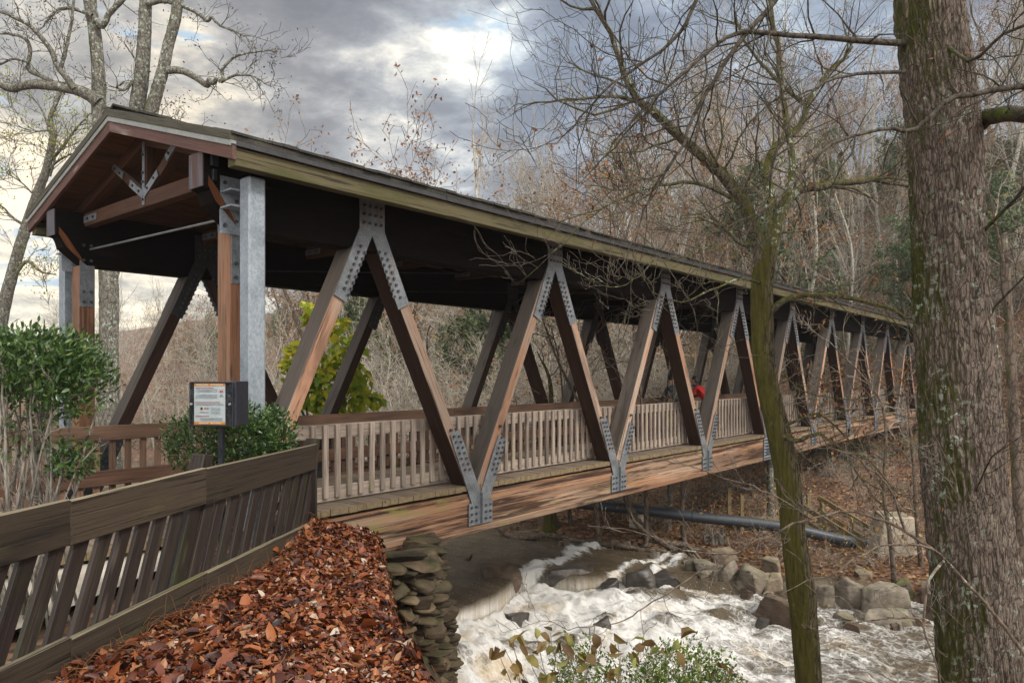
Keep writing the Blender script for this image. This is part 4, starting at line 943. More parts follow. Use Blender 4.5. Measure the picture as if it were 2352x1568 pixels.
def stone_wall():
    Vs, Fs, Ts = [], [], []; rs = np.random.RandomState(5); path = np.array([(-2.3, 7.75), (-1.62, 8.02), (-1.22, 8.22), (-.98, 8.48), (-1.02, 9.2), (-1.2, 10.4)])
    seg = np.linalg.norm(np.diff(path, axis=0), axis=1); L = np.concatenate(([0], np.cumsum(seg))); parts = []; z = -4.9
    def stone(s, z, h, l, dp, out):
        i = min(np.searchsorted(L, s, 'right')-1, len(seg)-1); f = (s-L[i])/seg[i]; p = path[i]*(1-f)+path[i+1]*f; d = (path[i+1]-path[i])/seg[i]; nn = np.array((d[1], -d[0]))
        V, F = rock_mesh(rs, l*1.08, dp*1.1, h*1.16, 9, .05, 3, .62, .50, .86); t = rs.uniform(-.08, .08); V[:, 2] += V[:, 0]*t
        c = p+nn*(out-dp*.35); X = c[0]+V[:, 0]*d[0]+V[:, 1]*nn[0]; Yy = c[1]+V[:, 0]*d[1]+V[:, 1]*nn[1]
        parts.append((np.stack([X, Yy, V[:, 2]+z+h/2], -1), F, np.full(len(V), rs.uniform())))
    while z < -2.30:
        h = rs.choice([.04, .055, .075, .11])*rs.uniform(.85, 1.15); s = rs.uniform(-.1, .1)+.05; lean = .10*(-2-z)
        while s < L[-1]:
            l = rs.uniform(.16, .20)+h*rs.uniform(.3, 1.8); stone(min(max(s+l/2, 0), L[-1]-.01), z, h, l, rs.uniform(.34, .5), rs.uniform(-.07, .12)+lean); s += l*.93
        z += h*.95
    for s, l, dp, o in ((.95, .62, .6, .10), (1.45, .60, .55, .13), (1.72, .5, .55, .06)): stone(s, z, .10, l, dp, o)
    stone(1.28, z+.09, .07, .52, .45, .0)
    V, F, tt = merge(parts); o = mesh_np('stone_wall', V, [F], M['wall_stone'], attrs={'tint': tt}); tag(o, 'dry stacked wall of mossy flat stones holding up the leaf covered bank', 'stone wall')
stone_wall()
for x, y, s, lb in ((712, 1394, 20, 'pale quartz stone lying half buried in the red leaves'), (782, 1366, 9, 'little grey stone poking out of the leaf bank')): boulder('loose_stone', lb, x, y, s*1.6, s*1.2, M['concrete'], group=None, n=14)
# ------------------------------------------------------------------ leaf litter on the near bank
def litter():
    rs = np.random.RandomState(2); P = []
    while sum(len(p) for p in P) < 52000:
        Y = rs.uniform(3.3, 8.6, 40000); off = rs.uniform(.05, 2.7, 40000); X = -2.217-.153*(8.03-Y)+.988*off; lip = np.interp(Y, [0, 4.6, 5.95, 8.3, 8.7], [.62, -.50, -1.0, -1.50, -1.5]); k = (X < lip+.02+.09*rs.normal(size=len(X))) & (rs.uniform(size=len(X)) < (4.2/Y)**.55)
        P.append(np.stack([X[k], Y[k]], -1))
    P = np.concatenate(P)[:52000]; e = .06; z = terrain(P[:, 0], P[:, 1]); gx = (terrain(P[:, 0]+e, P[:, 1])-z)/e; gy = (terrain(P[:, 0], P[:, 1]+e)-z)/e
    n = np.stack([-np.clip(gx, -2.5, 2.5), -np.clip(gy, -2.5, 2.5), np.ones(len(P))], -1)+rs.normal(0, .42, (len(P), 3)); n /= np.linalg.norm(n, axis=1, keepdims=True)
    d = rs.normal(size=(len(P), 3)); d -= n*(d*n).sum(1, keepdims=True)
    pos = np.stack([P[:, 0], P[:, 1], z+rs.uniform(0, .055, len(P))], -1); size = rs.gamma(3.6, .0122, len(P)).clip(.02, .11); big = rs.uniform(size=len(P)) < .012; size[big] = rs.uniform(.10, .16, big.sum())
    t = np.clip(rs.beta(1.5, 1.7, len(P)), 0, .92); pale = rs.uniform(size=len(P)) < .03; t[pale] = rs.uniform(.9, 1, pale.sum())
    # leaves of a drift share a tone
    t = np.clip(t+(vnoise(P[:, 0]*3, P[:, 1]*3, 3)-.5)*.25*(~pale), 0, 1)
    V, F, tt = leaves(pos, d, size, 'oval', rs, curl=.34, updir=n, tint=t)
    tag(mesh_np('leaf_litter', V, [F], M['litter'], attrs={'tint': tt}), 'wet red brown fallen leaves covering the near bank', 'fallen leaves', kind='stuff')
    # pine needles and grass straws at the fence foot
    polys = []
    for _ in range(420):
        Y = rs.uniform(3.6, 8.0); p = fence_pt(Y, .06+abs(rs.normal(0, .10)), -1.70); q = np.array((p[0], p[1], float(terrain(p[0], p[1]))+rs.uniform(.02, .12))); dd = rs.normal(0, 1, 3)*np.array((1, 1, .35)); dd /= np.linalg.norm(dd); L = rs.uniform(.10, .24)
        polys.append((np.array([q, q+dd*L*.5+UP*.02, q+dd*L-UP*.02]), np.array((.0018, .0016, .0008))))
    for _ in range(90):
        Y = rs.uniform(3.8, 8.0); p = fence_pt(Y, rs.uniform(.1, 2.0)); q = np.array((p[0], p[1], float(terrain(p[0], p[1]))+.06)); dd = rs.normal(0, 1, 3)*np.array((1, 1, .15)); dd /= np.linalg.norm(dd); L = rs.uniform(.12, .4)
        if q[0] < np.interp(Y, [0, 4.6, 5.95, 8.3], [.5, -.65, -1.15, -1.6]): polys.append((np.array([q, q+dd*L*.5+rs.normal(0, .01, 3), q+dd*L]), np.array((.0045, .004, .002))))
    for _ in range(260):
        Y = rs.uniform(4.2, 6.3); lip = np.interp(Y, [0, 4.6, 5.95, 8.3], [.62, -.50, -1.0, -1.5]); q = np.array((lip+rs.uniform(-.02, .16), Y, -2.05+rs.uniform(-.35, .0))); dd = np.array((rs.uniform(-.1, .4), rs.uniform(-.4, .2), -1.0)); L = rs.uniform(.15, .4)
        polys.append((np.array([q, q+dd*L*.5+np.array((.03, 0, .03)), q+dd*L]), np.array((.002, .0018, .001))))
    V, F = tubes(polys, 3); tag(mesh_np('pine_straw', V, [F], simple('pine_straw_brown', (.20, .085, .035), .7)), 'brown pine needles caught along the fence foot and bank edge', 'pine needles', kind='stuff')
    # leaves of the far bank
    P = []; rs = np.random.RandomState(8)
    X = rs.uniform(-6, 14, 60000); Y = rs.uniform(14, 30, 60000); yf = np.interp(X, FAR[:, 0], FAR[:, 1]); k = (Y > yf+.35) & (Y < yf+9) & (rs.uniform(size=len(X)) < .75); X, Y = X[k], Y[k]
    z = terrain(X, Y)+rs.uniform(0, .03, len(X)); n = np.array((0, 0, 1.))+rs.normal(0, .4, (len(X), 3))
    V, F, tt = leaves(np.stack([X, Y, z], -1), rs.normal(size=(len(X), 3))*np.array((1, 1, .2)), rs.uniform(.07, .15, len(X)), 'quad', rs, updir=n, tint=np.clip(rs.beta(2, 2, len(X))*1.05, 0, 1))
    tag(mesh_np('far_leaf_litter', V, [F], M['leaf_brown'], attrs={'tint': tt}), 'brown fallen leaves strewn over the far bank', 'fallen leaves', kind='stuff')
litter()
# ------------------------------------------------------------------ trees built limb by limb
def ppath(pts, n, Ys=None):
    """pts: (px, py, Y); smooth 3-D path through real points"""
    return smooth_path([PX(*p) for p in pts], n)
def sprout(rs, path, rad, out, tips, k, L, r, lvls=2, kids=(5, 4, 3), spread=.9, up=.06, bias=None, lo=.15, rmin=.0022, wander=.2, ratio=.6):
    n = len(path); T = np.gradient(path, axis=0)
    for t in np.linspace(lo, 1, k):
        f = min(n-1.001, max(0, (t+rs.uniform(-.04, .04)))*(n-1)); i = int(f); p = path[i]+(path[i+1]-path[i])*(f-i); d = T[i]/np.linalg.norm(T[i])
        ax = rs.normal(size=3); ax -= d*np.dot(ax, d); ax /= np.linalg.norm(ax); a = spread*rs.uniform(.5, 1.3); dd = d*math.cos(a)+ax*math.sin(a)
        if bias is not None: dd = dd+np.asarray(bias)*rs.uniform(0, 1)
        grow(rs, p, dd, L*rs.uniform(.5, 1.25), min(r, rad[i]*.7), 0, lvls, out, kids, .75, wander, up, tips, (7, 6, 5, 4), ratio, rmin)
def rough_trunk(name, path, rad, mt, parent, around=90, amp=.03, freq=7.0, zf=.16, flare=0.0, ridges=True):
    n = len(path); a = np.arange(around)*2*math.pi/around; ring = np.stack([np.cos(a), np.sin(a), 0*a], -1)
    P = path[:, None]+ring[None]*rad[:, None, None]; x, y, z = P[..., 0], P[..., 1], P[..., 2]
    u = (a*around/around)[None]*rad.mean()+0*x; wv = (fbm(ring[None, :, 0]*1.6+0*z, ring[None, :, 1]*1.6+0*z, z*.9, 3)-.45)
    q = np.abs(vnoise(ring[None, :, 0]*freq+wv*3, ring[None, :, 1]*freq+wv*3, z*freq*zf*4)*2-1); q2 = vnoise(ring[None, :, 0]*freq*2.3, ring[None, :, 1]*freq*2.3+5, z*freq*zf*12)
    d = amp*((q**.7)*1.1+q2*.5-.8) + wv*rad[:, None]*.18
    P = P+ring[None]*d[..., None]; i = (np.arange(n-1)[:, None]*around); k = np.arange(around)[None]; k2 = (k+1) % around
    F = np.stack([i+k, i+k2, i+around+k2, i+around+k], -1).reshape(-1, 4)
    return mesh_np(name, P.reshape(-1, 3), [F], mt, parent, smooth=True)
def hang_leaves(tips, rs, size, n_per, kind, jitter, down=.6):
    T = np.repeat(np.array(tips), n_per, 0); T = T+rs.normal(0, jitter, T.shape); d = rs.normal(size=T.shape)+np.array((0, 0, -down)); return leaves(T, d, rs.uniform(size*.6, size*1.3, len(T)), kind, rs, curl=.4)
def near_trees():
    rs = np.random.RandomState(21)
    # big furrowed trunk at the right
    pr = [(2130, -420, 150), (2134, -200, 146), (2136, 0, 142), (2150, 140, 146), (2162, 280, 152), (2174, 500, 154), (2186, 700, 158), (2200, 900, 164), (2212, 1100, 172), (2236, 1300, 180), (2262, 1568, 190), (2290, 1780, 206), (2300, 1960, 250)]
    Y = 6.8; pth = smooth_path([PX(x, y, Y) for x, y, w_ in pr], 640); rad = np.interp(np.linspace(0, 1, 640), np.linspace(0, 1, len(pr)), [w_*Y/F_/2 for x, y, w_ in pr])
    root = thing('large_tree', 'massive furrowed tree trunk with moss and lichen standing in front of the bridge end', 'tree', tuple(pth[-1]))
    rough_trunk('trunk', pth, rad, M['bark_big'], root, 220, .032, 13.0, .10)
    br, tw, tips = [], [], []
    def limb(pts, r0, r1, n=16, k=8, L=.8, r=.008, lv=2, kids=(4, 3), **kw):
        p = ppath(pts, n); p = p+rs.normal(0, .012, p.shape)*np.linspace(0, 1, n)[:, None]; rr = np.linspace(r0, r1, n); br.append((p, rr)); sprout(rs, p, rr, tw, tips, k, L, r, lv, kids, **kw)
    limb([(2190, 300, 6.8), (2240, 290, 6.75), (2275, 266, 6.6), (2320, 262, 6.3), (2420, 250, 6.0), (2520, 200, 5.7)], .085, .06, k=3, L=.6)
    limb([(2450, 250, 5.8), (2400, 212, 5.8), (2344, 198, 5.8), (2267, 211, 5.8), (2183, 228, 5.8), (2129, 275, 5.75), (2090, 300, 5.7), (2031, 297, 5.6), (1923, 326, 5.5), (1859, 379, 5.4), (1810, 440, 5.2), (1740, 500, 5.0)], .030, .005, 24, 16, .75, .008)
    limb([(2080, 100, 6.8), (2040, 98, 6.6), (1958, 92, 6.5), (1835, 82, 6.3), (1726, 75, 6.1), (1668, 86, 6.0), (1613, 135, 5.9), (1515, 214, 5.8), (1440, 290, 5.7), (1400, 350, 5.6)], .032, .005, 24, 16, .9, .009)
    limb([(1850, -120, 6.3), (1781, 0, 6.2), (1717, 74, 6.1), (1653, 167, 6.0), (1603, 246, 6.0), (1559, 344, 5.9), (1510, 420, 5.9), (1470, 520, 5.8), (1455, 590, 5.8)], .026, .004, 24, 20, 1.0, .008, bias=(-.2, 0, -.5))
    limb([(1640, -120, 6.3), (1600, 0, 6.1), (1555, 84, 6.0), (1480, 145, 5.9), (1390, 205, 5.8), (1320, 290, 5.7), (1280, 330, 5.6)], .020, .004, 20, 15, .9, .007, bias=(-.2, 0, -.4))
    limb([(2080, 165, 6.7), (2000, 168, 6.4), (1930, 178, 6.2), (1860, 215, 6.0), (1800, 300, 5.9), (1770, 400, 5.9), (1765, 470, 5.8)], .018, .004, 18, 12, .7, .006, bias=(0, 0, -.3))
    limb([(2230, 560, 6.8), (2290, 500, 6.4), (2352, 430, 6.1), (2420, 330, 5.9)], .02, .01, 10, 8, .7, .006)
    limb([(2235, 780, 6.8), (2290, 700, 6.5), (2352, 640, 6.2), (2420, 560, 6.0)], .014, .006, 10, 7, .6, .005)
    limb([(2180, 110, 6.5), (2230, 140, 6.3), (2290, 90, 6.1), (2352, 60, 5.9), (2400, 30, 5.8)], .018, .01, 10, 9, .7, .006)
    limb([(2240, 1130, 6.5), (2280, 1050, 6.0), (2330, 1010, 5.8), (2400, 960, 5.7)], .008, .004, 10, 6, .45, .004)
    limb([(2210, -300, 6.8), (2300, -200, 6.4), (2360, 40, 6.1), (2300, 200, 5.9)], .022, .006, 12, 10, .7, .006, bias=(0, 0, -.4))
    hi, lo = split_levels(tw, 0); V, F = tubes(br+hi, 7); mesh_np('branches', V, [F], M['twig_dark'], root, smooth=True)
    V, F = tubes(lo, 4); mesh_np('twigs', V, [F], M['twig_dark'], root)
    tp = [tips[i] for i in rs.choice(len(tips), 110)]
    V, F, t = hang_leaves(tp, rs, .05, 1, 'oval', .01); mesh_np('seed_pods', V, [F], M['leaf_brown'], root, attrs={'tint': t*.35})
    # mossy tree that leans over the bank
    Y = 8.0; pr = [(1762, 566, 34), (1759, 590, 46), (1754, 625, 50), (1750, 665, 50), (1750, 720, 50), (1752, 800, 50), (1764, 890, 48), (1788, 990, 54), (1803, 1060, 56), (1815, 1150, 54), (1825, 1250, 54), (1838, 1345, 62), (1846, 1420, 60), (1858, 1568, 58), (1870, 1760, 66), (1880, 2100, 96)]
    pth = smooth_path([PX(x, y, Y) for x, y, w_ in pr], 300); rad = np.interp(np.linspace(0, 1, 300), np.linspace(0, 1, len(pr)), [w_*Y/F_/2 for x, y, w_ in pr])
    root = thing('mossy_tree', 'slender crooked tree with a green mossy trunk and spreading bare crown before the bridge', 'tree', tuple(pth[-1]))
    rough_trunk('trunk', pth, rad, M['bark_moss'], root, 70, .011, 8.0, .14)
    br, tw, tips = [], [], []
    kw = dict(kids=(5, 4))
    limb([(1754, 660, 8.0), (1746, 580, 8.0), (1728, 520, 7.95), (1706, 467, 7.9), (1662, 405, 7.8), (1623, 369, 7.7), (1549, 300, 7.5), (1490, 246, 7.4), (1445, 197, 7.3), (1416, 113, 7.2), (1381, 44, 7.1), (1330, -40, 7.0)], .092, .014, 30, 18, 1.3, .014, **kw)
    limb([(1490, 246, 7.4), (1420, 222, 7.3), (1330, 228, 7.2), (1250, 235, 7.1), (1195, 242, 7.0)], .022, .004, 14, 9, .6, .006)
    limb([(1470, 225, 7.35), (1420, 190, 7.3), (1340, 165, 7.2), (1290, 130, 7.2)], .016, .003, 12, 8, .5, .005)
    limb([(1706, 467, 7.9), (1600, 420, 7.7), (1500, 430, 7.5), (1400, 470, 7.3), (1330, 520, 7.2)], .026, .004, 16, 14, .9, .008, **kw)
    limb([(1756, 660, 8.0), (1776, 555, 8.05), (1800, 470, 8.1), (1839, 435, 8.2), (1884, 428, 8.2), (1982, 416, 8.3), (2040, 418, 8.4), (2110, 440, 8.5)], .090, .014, 22, 14, 1.1, .012, **kw)
    limb([(1757, 640, 8.0), (1766, 540, 8.08), (1768, 460, 8.2), (1762, 380, 8.4), (1790, 330, 8.5), (1840, 290, 8.6), (1860, 220, 8.7), (1900, 170, 8.8), (1960, 110, 8.9)], .078, .016, 22, 15, 1.2, .012, **kw)
    limb([(1800, 470, 8.1), (1820, 380, 8.2), (1800, 250, 8.3), (1788, 130, 8.4), (1770, 20, 8.5), (1740, -80, 8.5)], .045, .016, 20, 15, 1.2, .012, **kw)
    limb([(1860, 250, 8.7), (1790, 190, 8.8), (1720, 110, 8.8), (1690, 30, 8.8)], .03, .01, 14, 12, 1.0, .01, **kw)
    limb([(1735, 560, 8.0), (1700, 560, 7.7), (1655, 520, 7.5), (1610, 500, 7.3)], .03, .008, 12, 9, .8, .008)
    limb([(1748, 650, 7.95), (1700, 640, 7.6), (1640, 664, 7.4), (1570, 690, 7.2), (1500, 674, 7.1)], .016, .003, 14, 9, .45, .005)
    limb([(1500, 600, 7.2), (1460, 640, 7.1), (1400, 660, 7.0), (1340, 632, 7.0)], .008, .002, 12, 8, .35, .004)
    limb([(1640, 560, 7.5), (1580, 590, 7.3), (1500, 600, 7.2)], .01, .006, 8, 5, .3, .004)
    limb([(1770, 716, 7.95), (1800, 690, 7.85), (1850, 678, 7.8), (1920, 680, 7.7), (2000, 694, 7.6), (2060, 716, 7.5), (2110, 742, 7.4)], .040, .014, 18, 14, .7, .007, bias=(0, 0, -.5))
    limb([(1800, 1000, 7.9), (1830, 1012, 7.75), (1862, 998, 7.65), (1890, 996, 7.6)], .032, .016, 8, 3, .3, .005)
    limb([(1790, 985, 7.95), (1830, 965, 7.8), (1880, 950, 7.7), (1940, 1000, 7.6), (2000, 1060, 7.5), (2060, 1130, 7.4)], .018, .004, 16, 10, .7, .005, bias=(0, -.2, -.2))
    limb([(1885, 996, 7.6), (1940, 1040, 7.4), (1990, 1120, 7.3), (2060, 1190, 7.2)], .014, .004, 14, 12, .7, .006)
    limb([(1860, 960, 7.8), (1960, 940, 7.6), (2060, 950, 7.5), (2150, 990, 7.3)], .008, .002, 14, 5, .4, .003)
    limb([(1800, 860, 7.9), (1850, 900, 7.7), (1950, 915, 7.5), (2080, 905, 7.3)], .007, .003, 12, 8, .5, .004)
    hi, lo = split_levels(tw, 0); V, F = tubes(br+hi, 7); mesh_np('branches', V, [F], bark_limb, root, smooth=True)
    V, F = tubes([(p, r*.75) for p, r in lo], 4); mesh_np('twigs', V, [F], M['twig_near'], root)
    tp = np.array(tips); sel = (tp[:, 2] < 1.6) & (tp[:, 0] > 2.9); tp = tp[sel]; tp = tp[rs.uniform(size=len(tp)) < .34]
    V, F, t = hang_leaves(tp, rs, .06, 2, 'slim', .03, 1.5); mesh_np('dead_leaves', V, [F], M['leaf_brown'], root, attrs={'tint': t*.9})
    # arching sapling over the water
    Y = 5.2; br, tw, tips = [], [], []; base = PX(2620, 1990, 4.9)
    root = thing('arching_sapling', 'thin bare sapling bending in a long arch over the white water', 'tree', tuple(base))
    limb([(2620, 1990, 4.9), (2480, 1720, 5.0), (2345, 1490, 5.1), (2250, 1372, 5.2), (2150, 1268, 5.2), (2060, 1210, 5.2), (1990, 1183, 5.2), (1930, 1175, 5.2), (1850, 1194, 5.15), (1780, 1222, 5.1), (1700, 1265, 5.1), (1600, 1320, 5.1), (1520, 1370, 5.0), (1450, 1413, 5.0), (1380, 1437, 5.0), (1300, 1442, 5.0), (1245, 1418, 5.0)], .0145, .002, 60, 14, .35, .004, lv=1, kids=(4,), lo=.45)
    limb([(2190, 1305, 5.2), (2140, 1260, 5.0), (2060, 1250, 4.9), (1990, 1268, 4.8), (1900, 1320, 4.8), (1800, 1360, 4.7)], .010, .002, 16, 8, .3, .003, lv=1, kids=(3,))
    limb([(2170, 1285, 5.2), (2135, 1330, 5.0), (2122, 1420, 4.95), (2140, 1500, 4.9), (2165, 1590, 4.9)], .011, .004, 14, 7, .35, .0035, lv=1, kids=(3,))
    limb([(2122, 1420, 4.95), (2050, 1418, 4.8), (1960, 1432, 4.8), (1890, 1450, 4.8)], .008, .002, 12, 7, .2, .003, lv=1, kids=(3,))
    limb([(1690, 1270, 5.1), (1600, 1268, 4.9), (1500, 1235, 4.8), (1400, 1205, 4.7)], .006, .0016, 12, 6, .25, .0025, lv=1, kids=(3,))
    limb([(1860, 1190, 5.15), (1800, 1150, 5.0), (1740, 1120, 4.95), (1640, 1090, 4.9), (1500, 1050, 4.8)], .006, .0016, 14, 9, .3, .003, lv=1, kids=(3,))
    limb([(2080, 1222, 5.2), (2040, 1120, 5.1), (1960, 1050, 5.0), (1870, 1010, 4.95)], .009, .002, 14, 10, .4, .003, lv=1, kids=(3,))
    limb([(2160, 1275, 5.2), (2200, 1180, 5.0), (2190, 1080, 4.95), (2150, 1000, 4.9)], .009, .003, 14, 9, .35, .003, lv=1, kids=(3,))
    hi, lo = split_levels(tw, 0); V, F = tubes(br, 8); mesh_np('stem', V, [F], M['bark_brown'], root, smooth=True)
    V, F = tubes([(p, r*.75) for p, r in hi+lo], 4); mesh_np('twigs', V, [F], M['twig_near'], root)
    # multi stemmed tree behind the roof
    Y = 16.5; base = PX(252, 1075, Y); br, tw, tips = [], [], []
    root = thing('forked_tree', 'tall grey tree with several lichen spotted stems rising behind the bridge roof', 'tree', tuple(base))
    def trunkpath(pr, n=140):
        p = smooth_path([PX(x, y, Y_) for x, y, w_, Y_ in pr], n); return p, np.interp(np.linspace(0, 1, n), np.linspace(0, 1, len(pr)), [w_*Y_/F_/2 for x, y, w_, Y_ in pr])
    for nm, pr in (('trunk', [(252, 1100, 56, Y), (250, 1000, 44, Y), (249, 850, 41, Y), (250, 700, 42, Y), (248, 600, 40, Y), (238, 460, 36, Y), (228, 270, 32, Y), (226, 165, 28, Y), (216, 60, 27, Y), (206, 0, 27, Y), (195, -160, 24, Y)]), ('stem', [(252, 640, 36, Y), (280, 500, 38, Y), (304, 380, 38, 16.4), (313, 266, 36, 16.4), (327, 156, 32, 16.3), (334, 31, 27, 16.2), (338, -160, 22, 16)]), ('stem', [(258, 600, 34, Y), (300, 470, 34, 16.2), (330, 350, 34, 16), (345, 266, 31, 15.9), (374, 162, 26, 15.8), (387, 103, 25, 15.8), (405, 31, 24, 15.7), (425, -140, 20, 15.6)])):
        p, rr = trunkpath(pr); rough_trunk(nm, p, rr, M['bark_lichen'], root, 44, .016, 7, .2)
    q = lambda pts, Yq: [(x, y, Yq+i*dy) for i, (x, y) in enumerate(pts) for dy in (-.06,)]
    kw = dict(k=7, L=1.0, r=.012, lv=2, kids=(3, 3), rmin=.0045)
    limb(q([(226, 236), (205, 220), (172, 206), (134, 200), (78, 194), (25, 203), (0, 194), (-70, 180)], 16.4), .15, .07, 24, **kw)
    limb(q([(172, 205), (150, 175), (134, 156), (120, 122), (103, 97), (72, 62), (41, 44), (0, 28), (-50, 10)], 16.2), .075, .03, 24, **kw)
    limb(q([(138, 160), (150, 120), (162, 62), (168, 16), (170, -40)], 16.1), .045, .022, 16, **kw)
    limb(q([(128, 194), (95, 175), (66, 159), (69, 109), (47, 84), (0, 75), (-50, 72)], 16.2), .060, .024, 24, **kw)
    limb(q([(66, 142), (30, 136), (0, 148), (-40, 150)], 16.0), .03, .014, 12, **kw)
    limb(q([(222, 48), (236, 60), (253, 31), (281, 0), (310, -40)], 16.4), .075, .05, 14, **kw)
    limb(q([(212, 36), (162, 19), (125, 28), (103, 59)], 16.3), .05, .022, 14, **kw)
    kw.update(k=7, L=.8)
    limb(q([(380, 162), (416, 162), (450, 178), (475, 196), (481, 184), (490, 192), (500, 182), (512, 187), (514, 156), (547, 128), (594, 119), (644, 119)], 15.8), .085, .012, 40, **kw)
    limb(q([(510, 186), (547, 172), (587, 178), (622, 202)], 15.2), .034, .008, 16, **kw)
    limb(q([(412, 10), (450, 28), (476, 48), (486, 40), (500, 55), (531, 69), (562, 84), (587, 112)], 15.7), .05, .008, 24, **kw)
    limb(q([(356, 240), (362, 266), (391, 272), (405, 290), (412, 282), (420, 294)], 15.9), .045, .014, 20, **kw)
    limb(q([(310, 180), (287, 206), (269, 200), (285, 190)], 16.2), .04, .014, 14, **kw)
    limb(q([(340, 9), (375, 3), (402, 8)], 16.1), .06, .045, 10, k=1, L=.3)
    limb(q([(312, 140), (300, 120), (285, 100)], 16.2), .025, .01, 8, k=4, L=.5)
    hi, lo = split_levels(tw, 0); V, F = tubes(br+hi, 7); mesh_np('branches', V, [F], M['bark_lichen'], root, smooth=True)
    V, F = tubes(lo, 3); mesh_np('twigs', V, [F], M['twig_dark'], root)
    tp = np.array(tips); tp = tp[rs.uniform(size=len(tp)) < .55]; V, F, t = hang_leaves(tp, rs, .05, 1, 'quad', .12); mesh_np('sparse_leaves', V, [F], M['leaf_brown'], root, attrs={'tint': t*.3})
    # leaning lichened tree at the left edge
    Y = 20.0; br, tw, tips = [], [], []; base = PX(-25, 1010, Y)
    root = thing('leaning_tree', 'thin leaning tree with yellow green lichen at the far left beyond the bridge', 'tree', tuple(base))
    p, rr = trunkpath([(-25, 1060, 34, Y), (-5, 800, 30, Y), (10, 700, 28, Y), (45, 570, 25, Y), (84, 450, 21, Y), (106, 390, 18, Y), (122, 312, 14, Y), (116, 272, 11, Y), (134, 225, 9, Y), (146, 190, 6, Y)]); rough_trunk('trunk', p, rr, M['bark_lichen'], root, 32, .012, 7, .2)
    kw = dict(k=9, L=1.1, r=.012, lv=2, kids=(4, 3), rmin=.006)
    for pts, r0 in (([(108, 380), (150, 330), (180, 290), (215, 255)], .05), ([(120, 320), (95, 250), (60, 215)], .035), ([(100, 400), (140, 365), (180, 350), (220, 345)], .04), ([(60, 520), (30, 500), (0, 470), (-30, 465)], .05), ([(84, 455), (50, 420), (20, 400)], .03), ([(25, 650), (60, 600), (95, 625), (130, 630)], .06), ([(116, 300), (70, 300), (35, 285)], .03), ([(115, 405), (128, 360), (140, 320)], .035)):
        limb([(x, y, Y-.15*i) for i, (x, y) in enumerate(pts)], r0, r0*.25, 14, **kw)
    hi, lo = split_levels(tw, 0); V, F = tubes(br+hi, 6); mesh_np('branches', V, [F], M['bark_lichen'], root, smooth=True)
    V, F = tubes(lo, 3); mesh_np('twigs', V, [F], M['twig_brown'], root)
    V, F, t = hang_leaves(tips, rs, .07, 1, 'quad', .10); mesh_np('sparse_leaves', V, [F], M['leaf_yellow'], root, attrs={'tint': t*.6})
bark_limb = bark('mossy_limb', (.025, .022, .014), (.15, .135, .095), moss=.72, moss_col=(.072, .072, .015), lichen=.3, zs=.5, scale=14, side=(0, 0, 1))
near_trees()
# ------------------------------------------------------------------ shrubs
def shrub(name, label, base, crown, n_leaf, size, kind, mt, stem_mt, rs, stems=10, fork=5, cat='shrub', r0=.014, up=None, group=None, gap=.36):
    """crown: list of (centre, radii, share)"""
    root = thing(name, label, cat, tuple(base), group); polys = []; ends = []
    for i in range(stems):
        c, rr, sh = crown[rs.choice(len(crown), p=[q[2] for q in crown])]; b = np.asarray(base)+np.array((rs.uniform(-1, 1)*rr[0]*.55, rs.uniform(-.8, .8)*rr[1]*.55, 0)); b[2] = base[2]
        e = np.asarray(c)+np.array((rs.uniform(-.7, .7)*rr[0], rs.uniform(-.7, .7)*rr[1], -rs.uniform(0, .6)*rr[2])); md = b*.5+e*.5+rs.normal(0, .06, 3)
        p = smooth_path([b, md, e], 10)+rs.normal(0, .008, (10, 3)); polys.append((p, np.linspace(r0*rs.uniform(.6, 1.1), r0*.35, 10))); o = []
        for f in np.linspace(.35, 1, fork): k = min(9, int(f*9)); grow(rs, p[k], (p[k]-p[k-2])+rs.normal(0, .12, 3), rs.uniform(.25, .5)*max(.4, rr[2]*1.2), r0*.38, 0, 1, o, (4,), .7, .14, .10, ends, (6, 4), .6, .0018)
        polys += [(a_, b_) for a_, b_, l in o]
    V, F = tubes(polys, 5); mesh_np('stems', V, [F], stem_mt, root, smooth=True)
    pts = []
    for c, rr, sh in crown:
        m = int(n_leaf*sh); v = rs.normal(size=(m, 3)); v /= np.linalg.norm(v, axis=1, keepdims=True); rad = rs.uniform(.25, 1, (m, 1))**.45
        q = np.asarray(c)+v*rad*np.asarray(rr); lump = vnoise(q[:, 0]*4.5/max(rr[0], .5), q[:, 1]*4.5/max(rr[0], .5), q[:, 2]*5/max(rr[0], .5)); q = q[lump > gap]; pts.append(q+(rs.normal(0, .03, q.shape)))
    pts = np.concatenate(pts); cc = np.mean([c for c, _, _ in crown], 0); d = (pts-cc)/np.linalg.norm(pts-cc, axis=1, keepdims=True)*.5+rs.normal(0, .55, pts.shape)+np.array((0, 0, .35 if up is None else up))
    V, F, t = leaves(pts, d, rs.uniform(.65, 1.25, len(pts))*size, kind, rs, curl=.25, updir=np.array((0, 0, 1.))+rs.normal(0, .45, pts.shape), tint=np.clip(rs.beta(2.2, 2.2, len(pts)), 0, 1))
    mesh_np('foliage', V, [F], mt, root, attrs={'tint': t}); return root
rs_ = np.random.RandomState(31)
shrub('evergreen_shrub', 'tall glossy evergreen shrub with bare grey stems at the left end of the fence', (-3.55, 5.35, -1.85), [((-3.85, 5.4, .06), (.62, .5, .28), .46), ((-3.40, 5.3, .06), (.42, .42, .28), .27), ((-3.16, 5.2, -.06), (.27, .3, .26), .16), ((-3.12, 5.15, -.60), (.14, .2, .13), .05), ((-3.85, 5.1, -.40), (.4, .3, .20), .03), ((-3.5, 5.2, -.40), (.3, .3, .2), .03)], 10500, .058, 'lance', M['leaf_shrub'], M['bark_grey'], rs_, stems=34, fork=4, r0=.017)
